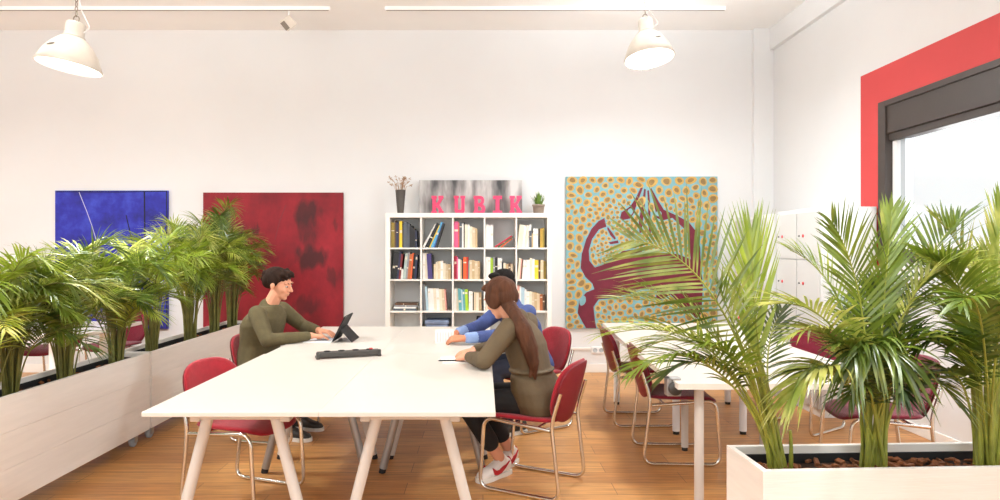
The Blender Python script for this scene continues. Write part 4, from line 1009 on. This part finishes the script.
def person(name, label, J, fw, mats, hands, hairb, loc, feet, neckline=.055):
    pers = thing('person', label, 'person', loc); L0 = V(loc); fw = V(fw).normalized(); rt = perp(fw)
    def fin(o): o.location = (0, 0, 0); return o
    hd = V(J['head'])
    body = MB(); torso(body, J, rt, fw, -.012)
    body.cap(V(J['neck']) - V((0, 0, .03)), .056, hd - V(J['up']) * .045 - V(J['hf']) * .018, .052)
    for s in 'LR':
        limb(body, [V(J['sh' + s]), V(J['el' + s]), V(J['wr' + s])], [.046, .036, .026])
        limb(body, [V(J['hj' + s]), V(J['kn' + s]), V(J['an' + s])], [.072, .050, .036])
        hd_ = hands[s]; hand(body, V(J['wr' + s]), *hd_)
        f_ = V(feet[s]); a_ = V(J['an' + s]); body.cap(V((a_.x, a_.y, .055)), .03, V((a_.x, a_.y, .045)) + f_ * .13, .022)
        body.cap(a_, .034, V((a_.x, a_.y, .05)), .032)
    head_parts(pers, body, hd, J['hf'], J['up'], mats['hair'], hairb, mats['skin'])
    fin(organic(body, 'body', mats['skin'], pers, .0042, 3, L0))
    # top
    q = MB(); torso(q, J, rt, fw, .010, True)
    for s in 'LR':
        shp, el, wr = V(J['sh' + s]), V(J['el' + s]), V(J['wr' + s])
        q.ell(shp.lerp(V(J['chest']), .15), (rt * .072, fw * .070, V((0, 0, .066))), 16, 10)
        limb(q, [shp, shp.lerp(el, .5), el, el.lerp(wr, .45), el.lerp(wr, .9)], [.066, .060, .052, .046, .036])
    nb = V(J['neck']); nd = (hd - nb).normalized(); q.cap(nb - V((0, 0, .05)), .085, nb - nd * .028, neckline + .012, 18)
    if mats.get('long'):
        hp = V(J['hip']); u_ = (V(J['chest']) - hp).normalized()
        q.loft([(hp - u_ * .105 , rt * .185, fw * .135), (hp - u_ * .05, rt * .198, fw * .148), (hp + u_ * .03, rt * .192, fw * .142), (hp + u_ * .12, rt * .165, fw * .122)], 26)
        q.tube([hp + u_ * .15 + rt * .168 * math.cos(a_) + fw * .128 * math.sin(a_) for a_ in [2 * PI * i_ / 30 for i_ in range(30)]], .008, 8, 0, closed=True)
    top = fin(organic(q, mats['topname'], mats['top'], pers, .007, 5, L0))
    if mats.get('cuff'):
        for s in 'LR':
            el, wr = V(J['el' + s]), V(J['wr' + s]); q = MB(); q.cap(el.lerp(wr, .70), .0425, el.lerp(wr, .90), .0395); c_ = fin(q.build('cuff', mats['cuff'], None, L0)); c_.parent = top
    q = MB(); hp = V(J['hip'])
    upv = (V(J['chest']) - hp).normalized()
    q.loft([(hp - upv * .11, rt * .13, fw * .1), (hp - upv * .06, rt * .172, fw * .128), (hp, rt * .172, fw * .126), (hp + upv * .08, rt * .158, fw * .112)], 24)
    for s in 'LR':
        h_, k_, a_ = V(J['hj' + s]), V(J['kn' + s]), V(J['an' + s]); e_ = mats.get('hem', .9)
        limb(q, [h_, h_.lerp(k_, .5), k_, k_.lerp(a_, .35), k_.lerp(a_, e_)], [.092, .080, .066, .062, mats.get('hemr', .05)])
    fin(organic(q, 'trousers', mats['legs'], pers, .008, 4, L0))
    for s in 'LR':
        a_, f_ = V(J['an' + s]), V(feet[s]).normalized(); g0 = V((a_.x, a_.y, 0)); sd = V((f_.y, -f_.x, 0)); rise = V((0, 0, 0))
        q = MB(); secs = []
        for t, w_, h_, zc_ in ((-.085, .022, .03, .055), (-.075, .033, .042, .062), (-.03, .038, .052, .068), (.03, .040, .046, .062), (.08, .044, .034, .05), (.13, .046, .027, .042), (.165, .038, .021, .036), (.185, .018, .012, .03)):
            secs.append((g0 + f_ * t + V((0, 0, zc_)), sd * w_, V((0, 0, h_))))
        q.loft(secs, 20); q.cap(g0 + V((0, 0, .085)) - f_ * .012, .042, g0 + V((0, 0, .105)) - f_ * .014, .038)
        sh_ = fin(organic(q, 'shoe', mats['shoe'], pers, .005, 3, L0))
        q = MB(); out = []
        for t, w_ in ((-.09, .012), (-.086, .03), (-.03, .042), (.04, .042), (.1, .05), (.15, .048), (.18, .034), (.195, .012)): out.append((t, w_))
        poly = [(t, w_) for t, w_ in out] + [(t, -w_) for t, w_ in reversed(out)]
        mx = M(((f_.x, sd.x, 0, g0.x), (f_.y, sd.y, 0, g0.y), (0, 0, 1, 0), (0, 0, 0, 1)))
        q.prism(poly, .001, .028, mx); so = fin(q.build('sole', mats['sole'], None, L0)); so.parent = sh_
        if mats.get('swoosh'):
            pl = [(-.062, .082), (-.02, .066), (.03, .052), (.062, .050), (.078, .060), (.082, .074), (.072, .078), (.060, .066), (.045, .062), (.0, .070)]
            pl = [(-.06, .098), (-.01, .064), (.03, .042), (.066, .034), (.092, .040), (.102, .060), (.097, .082), (.086, .072), (.072, .062), (.045, .062), (.01, .076)]
            for e in (-1, 1):
                q = MB(); vs = [g0 + f_ * (p_[0] * .95) + sd * e * (.0515 - .006 * max(0, (p_[1] - .045)) / .04 - .05 * max(0, -p_[0]) ) + V((0, 0, p_[1] * .95)) for p_ in pl]
                tri = tessellate_polygon([[V((p_[0], p_[1], 0)) for p_ in pl]]); n_ = len(vs); v2 = [v - sd * e * .016 for v in vs]
                q.add(vs + v2, [tuple(t_) for t_ in tri] + [tuple(i + n_ for i in reversed(t_)) for t_ in tri] + [(i, (i + 1) % n_, n_ + (i + 1) % n_, n_ + i) for i in range(n_)])
                o = fin(q.build('side_mark', 'shoe_red', None, L0)); o.parent = sh_
            q = MB(); q.ell(g0 - f_ * .082 + V((0, 0, .088)), (f_ * .008, sd * .022, V((0, 0, .02))), 12, 8); o = fin(q.build('heel_tab', 'shoe_red', None, L0)); o.parent = sh_
            q = MB()
            for i in range(5): z_ = .115 - .011 * i; x_ = .028 + .016 * i; q.tube([g0 + f_ * x_ + sd * .026 + V((0, 0, z_ - .012)), g0 + f_ * (x_ + .004) + V((0, 0, z_ + .001)), g0 + f_ * x_ - sd * .026 + V((0, 0, z_ - .012))], .003, 6)
            o = fin(q.build('laces', 'shoe_white', None, L0)); o.parent = sh_
    return pers
Z = V((0, 0, 1))
# man in the green sweater, typing
mf = V((.97, -.22, 0)).normalized()
J = dict(hip=(-1.745, 5.02, .55), chest=(-1.69, 5.0, .86), neck=(-1.64, 4.995, 1.02), head=(-1.562, 4.985, 1.168), up=V((-.22, 0, 1)).normalized(), hf=V((.96, -.24, -.26)).normalized(), w=1.16,
         shR=(-1.672, 4.815, .955), elR=(-1.560, 4.70, .775), wrR=(-1.292, 4.89, .785), shL=(-1.60, 5.18, .955), elL=(-1.47, 5.30, .812), wrL=(-1.290, 5.10, .800),
         hjR=(-1.69, 4.92, .52), knR=(-1.27, 4.86, .50), anR=(-1.47, 4.90, .09), hjL=(-1.68, 5.12, .52), knL=(-1.27, 5.16, .50), anL=(-1.45, 5.18, .09))
person('person', 'man in an olive green sweater typing at the table, facing right', J, mf,
       dict(hair='hair_dark', skin='skin', top='olive_knit', topname='sweater', legs='jeans', shoe='charcoal', sole='shoe_sole'),
       dict(R=(V((.86, .40, -.10)), Z, (-.4, .9, 0), .45), L=(V((.95, -.22, -.12)), Z, (-.2, -.95, 0), .45)),
       [('e', (0, -.028, .052), (.084, .106, .076)), ('e', (0, -.085, .012), (.074, .054, .070)), ('e', (0, .050, .092), (.068, .046, .030)), ('e', (.068, -.02, .03), (.018, .046, .050)), ('e', (-.068, -.02, .03), (.018, .046, .050)),
        ('c', (.03, .02, .118), .016, (.055, .085, .082), .010), ('c', (-.02, .03, .12), .016, (-.01, .098, .086), .010), ('c', (.06, -.03, .09), .018, (.074, .05, .052), .010), ('c', (.03, -.12, .06), .022, (.02, -.14, .0), .012)], (-1.75, 5.0, 0), dict(R=mf, L=mf))
# man in blue, reaching
bf = V((-.85, -.52, 0)).normalized()
J = dict(hip=(.40, 5.28, .55), chest=(.30, 5.17, .85), neck=(.225, 5.12, 1.02), head=(.150, 5.07, 1.150), up=V((-.2, -.12, 1)).normalized(), hf=V((-.84, -.50, -.25)).normalized(), w=1.06,
         shL=(.345, 4.985, .95), elL=(.13, 4.85, .795), wrL=(-.135, 4.725, .788), shR=(.165, 5.29, .955), elR=(-.03, 5.12, .83), wrR=(-.195, 4.925, .802),
         hjL=(.42, 5.20, .52), knL=(.05, 4.98, .50), anL=(.26, 5.06, .09), hjR=(.36, 5.36, .52), knR=(-.04, 5.16, .50), anR=(.18, 5.26, .09))
person('person', 'man in a blue denim shirt behind the woman, arms stretched over the table', J, bf,
       dict(hair='hair_black', skin='skin_brown', top='denim_blue', topname='shirt', cuff='cuff_blue', legs='jeans', shoe='charcoal', sole='shoe_sole'),
       dict(L=(V((-.97, .18, -.05)), Z + V((0, -.5, 0)), (.1, .9, .3), .55), R=(V((-.86, -.5, -.06)), Z, (.45, -.8, .2), .5)),
       [('e', (0, -.020, .056), (.083, .098, .076)), ('e', (0, -.068, .012), (.070, .048, .060)), ('e', (0, .052, .096), (.064, .040, .026))], (.3, 5.25, 0), dict(R=bf, L=bf))
# woman, seen from behind her left shoulder
wf = V((-.89, .46, 0)).normalized()
J = dict(hip=(.335, 3.955, .56), chest=(.255, 3.985, .86), neck=(.195, 3.985, 1.03), head=(.105, 3.985, 1.130), up=V((-.30, .12, 1)).normalized(), hf=V((-.66, .66, -.36)).normalized(), w=.98,
         shL=(.155, 3.84, .965), elL=(.005, 3.72, .795), wrL=(-.088, 3.945, .782), shR=(.285, 4.14, .97), elR=(.13, 4.30, .80), wrR=(-.06, 4.18, .785),
         hjL=(.29, 3.88, .52), knL=(-.115, 4.02, .49), anL=(.105, 4.115, .115), hjR=(.36, 4.05, .52), knR=(-.02, 4.27, .49), anR=(.175, 4.32, .10))
pw = person('person', 'woman with a long ponytail and olive jacket seated on the right, seen from behind', J, wf,
       dict(hair='hair_brown', skin='skin', top='olive_jacket', topname='jacket', legs='black_cloth', shoe='shoe_white', sole='shoe_sole', swoosh=True, hem=.72, hemr=.058, long=True),
       dict(L=(V((-.55, .75, -.1)), Z + V((-.4, -.2, 0)), (.75, .5, .2), .9), R=(V((-.75, -.6, -.1)), Z, (.5, -.8, 0), .6)),
       [('e', (0, -.024, .052), (.084, .100, .084)), ('e', (0, -.072, .0), (.076, .056, .07)), ('e', (0, -.085, .045), (.07, .045, .06)), ('e', (.064, .0, .012), (.026, .058, .066)), ('e', (-.064, .0, .012), (.026, .058, .066)), ('e', (0, .05, .095), (.062, .044, .026)),
        ('w', (.148, 3.93, 1.112), .046, (.190, 3.855, 1.05), .040), ('w', (.190, 3.855, 1.05), .042, (.235, 3.80, .96), .054), ('w', (.235, 3.80, .96), .054, (.272, 3.785, .86), .050), ('w', (.272, 3.785, .86), .050, (.292, 3.785, .77), .036), ('w', (.292, 3.785, .77), .036, (.305, 3.79, .68), .008),
        ('w', (.20, 3.85, 1.03), .02, (.265, 3.775, .80), .014), ('w', (.22, 3.85, 1.02), .02, (.318, 3.80, .78), .014), ('w', (.29, 3.79, .80), .022, (.272, 3.775, .69), .006)],
       (.32, 3.96, 0), dict(L=V((-.72, -.69, 0)).normalized(), R=V((-.5, -.86, 0)).normalized()))
hair = [c_ for c_ in pw.children if c_.name.startswith('hair')][0]
q = MB(); q.box((.166, 3.905, 1.118), (.05, .03, .022), 0, Euler((.5, .3, -.9)).to_matrix(), .006); o = q.build('hair_clip', 'white_plastic', None, V(pw.location)); o.parent = hair; o.location = (0, 0, 0)
# ------------------------------------------------------------------ things on the tables
tb = thing('tablet', 'dark tablet computer propped on its kickstand in front of the typing man', 'tablet', (-1.10, 4.98, TZ), 0)
tl = .46
q = MB(); rotm = M.Rotation(tl, 4, 'Y'); q.box(rotm @ V((0, 0, .105)) + V((-.02, 0, .008)), (.010, .29, .21), 0, rotm.to_3x3(), .003); sc_ = q.build('tablet_body', 'black_plastic', tb)
q = MB(); q.box(rotm @ V((-.0056, 0, .105)) + V((-.02, 0, .008)), (.001, .272, .19), 0, rotm.to_3x3()); q.build('screen', 'screen', tb)
q = MB(); k0 = rotm @ V((.006, 0, .105)) + V((-.02, 0, .008)); k1 = V((.125, 0, .002)); dd = k1 - k0
q.box((k0 + k1) / 2, (.004, .28, dd.length), 0, V((0, 0, 1)).rotation_difference(dd).to_matrix()); q.build('kickstand', 'black_plastic', tb)
q = MB(); q.box((-.135, 0, .004), (.21, .29, .007), 0, None, .002)
for r_ in range(5):
    for c_ in range(12): q.box((-.055 - r_ * .024, -.125 + c_ * .0227, .0085), (.019, .018, .002), 1)
q.build('keyboard', ['white_plastic', 'grey_plastic'], tb)
st = thing('power_strip', 'dark grey power strip lying across the table joint', 'power strip', P(348.5, 356, 4.19).to_tuple()[:2] + (TZ,), math.radians(20))
q = MB(); q.bx((-.20, -.033, .006), (.20, .033, .042), 0, .008)
q.build('strip_body', 'charcoal', st)
for sx in (-1, 1):
    q = MB(); q.bx((sx * .195 - .012, -.04, .0), (sx * .195 + .012, .04, .016), 0, .005); q.bx((sx * .195 - .010, -.036, .012), (sx * .195 + .010, -.012, .044), 0, .004); q.build('end_bracket', 'charcoal', st)
for i in range(4):
    q = MB(); x = -.135 + .09 * i; q.lathe([(0, .002), (.017, .002), (.021, .006), (.021, .0)], 18, 0, M.Translation((x, 0, .0405))); q.build('outlet', 'black_plastic', st)
q = MB(); q.bx((.135, -.012, .042), (.155, .012, .052), 0, .002); q.build('switch', 'red_dot', st)
nbk = thing('notepad', 'white paper notepad on the table beside the hand of the woman', 'notepad', (-.165, 4.03, TZ), math.radians(8))
q = MB(); q.bx((-.09, -.08, .0005), (.09, .13, .006), 0, .001); q.build('pages', 'paper', nbk)
q = MB(); q.bx((-.09, .122, .0004), (.09, .134, .008), 0, .001); q.build('binding', 'white_plastic', nbk)
q = MB(); q.tube([(-.275, 3.985, TZ + .011), (-.265, 3.986, TZ + .012), (-.125, 4.0, TZ + .012)], [.001, .0042, .0042], 10); q.tube([(-.125, 4.0, TZ + .012), (-.115, 4.001, TZ + .012)], .0036, 10)
tag(q.build('pen', 'black_plastic'), 'thin dark pen lying by the hand of the woman', 'pen')
mg = thing('magazine', 'small stack of printed leaflets standing between the hands of the man in blue', 'magazine', (-.285, 4.80, TZ), math.radians(4))
q = MB(); rr = random.Random(2)
for k in range(7): q.box((rr.uniform(-.002, .002), -.018 + .006 * k, .0525), (.135, .0045, .10 + rr.uniform(-.006, .004)), 0)
q.build('pages', 'paper', mg)
q = MB()
for k in range(6): q.box((-.05 + .02 * k, -.0215, .05), (.0035, .0015, .07), 0)
q.build('cover_print', 'grey_plastic', mg)

UP, LAMP, WIN, FRONT, SKY, EXPO = 56, 60, 90, 178, 1.15, -0.12
# ------------------------------------------------------------------ light
def alight(name, loc, rot, sx, sy, e, col=(1, .95, .89), shape='RECTANGLE', spread=180):
    l = bpy.data.lights.new(name, 'AREA'); l.shape = shape; l.size = sx; l.size_y = sy; l.energy = e; l.color = col; l.spread = math.radians(spread)
    o = bpy.data.objects.new(name, l); COL.objects.link(o); o.location = loc; o.rotation_euler = rot; return o
WARM = (.94, .985, 1)
for i, (x, y, z) in enumerate([(l1.x - .01, l1.y, l1.z - .02), (l2.x + .01, l2.y, l2.z - .02), (-2.8, 1.2, 2.8), (1.5, 1.6, 3.0), (-2.8, 7.0, 2.9), (-5.4, 4.0, 2.9)]):
    if i == 4: continue
    alight('pendant_light', (x, y, z), (0, 0, 0), .38, .38, LAMP, WARM, 'DISK')
for i, (x, y, z) in enumerate([(l1.x - .16, l1.y + .1, l1.z + .52), (l2.x + .16, l2.y + .1, l2.z + .46), (-2.8, 1.2, 3.2), (1.5, 1.6, 3.4), (-5.4, 4.0, 3.2)]):
    alight('ceiling_fill', (x, y, z), (PI, 0, 0), .22, .22, UP, WARM, 'DISK')  # unseen upward lights added to brighten the ceiling, not part of the lamps
# daylight through the side window; unseen fill added at the open front behind the camera
alight('window_daylight', (XR + .4, (WA + WB) / 2, 2.0), (0, math.radians(90), 0), 1.3, 3.6, WIN, (.97, .99, 1))
alight('front_fill', (-1.2, Y0 + .1, 2.4), (math.radians(125), 0, 0), 7.5, 2.8, FRONT, (.92, .98, 1))
w = bpy.data.worlds.new('sky'); SC.world = w; w.use_nodes = True
bg = w.node_tree.nodes['Background']; bg.inputs['Color'].default_value = (.97, .99, 1, 1); bg.inputs['Strength'].default_value = SKY
# ------------------------------------------------------------------ camera
cd = bpy.data.cameras.new('camera'); cam = bpy.data.objects.new('camera', cd); COL.objects.link(cam)
cam.location = (0, 0, CAMZ); cam.rotation_euler = (PI / 2, 0, 0); cd.sensor_width = 36; cd.lens = 36 * F / 1000; cd.shift_x = (500 - VX) / 1000; cd.clip_start = .05
SC.camera = cam
SC.view_settings.view_transform = 'Standard'; SC.view_settings.look = 'None'; SC.view_settings.gamma = 1; SC.view_settings.use_curve_mapping = False
SC.view_settings.exposure = EXPO
SC.cycles.max_bounces = 8; SC.cycles.diffuse_bounces = 5; SC.cycles.transparent_max_bounces = 16
SC.cycles.use_denoising = True
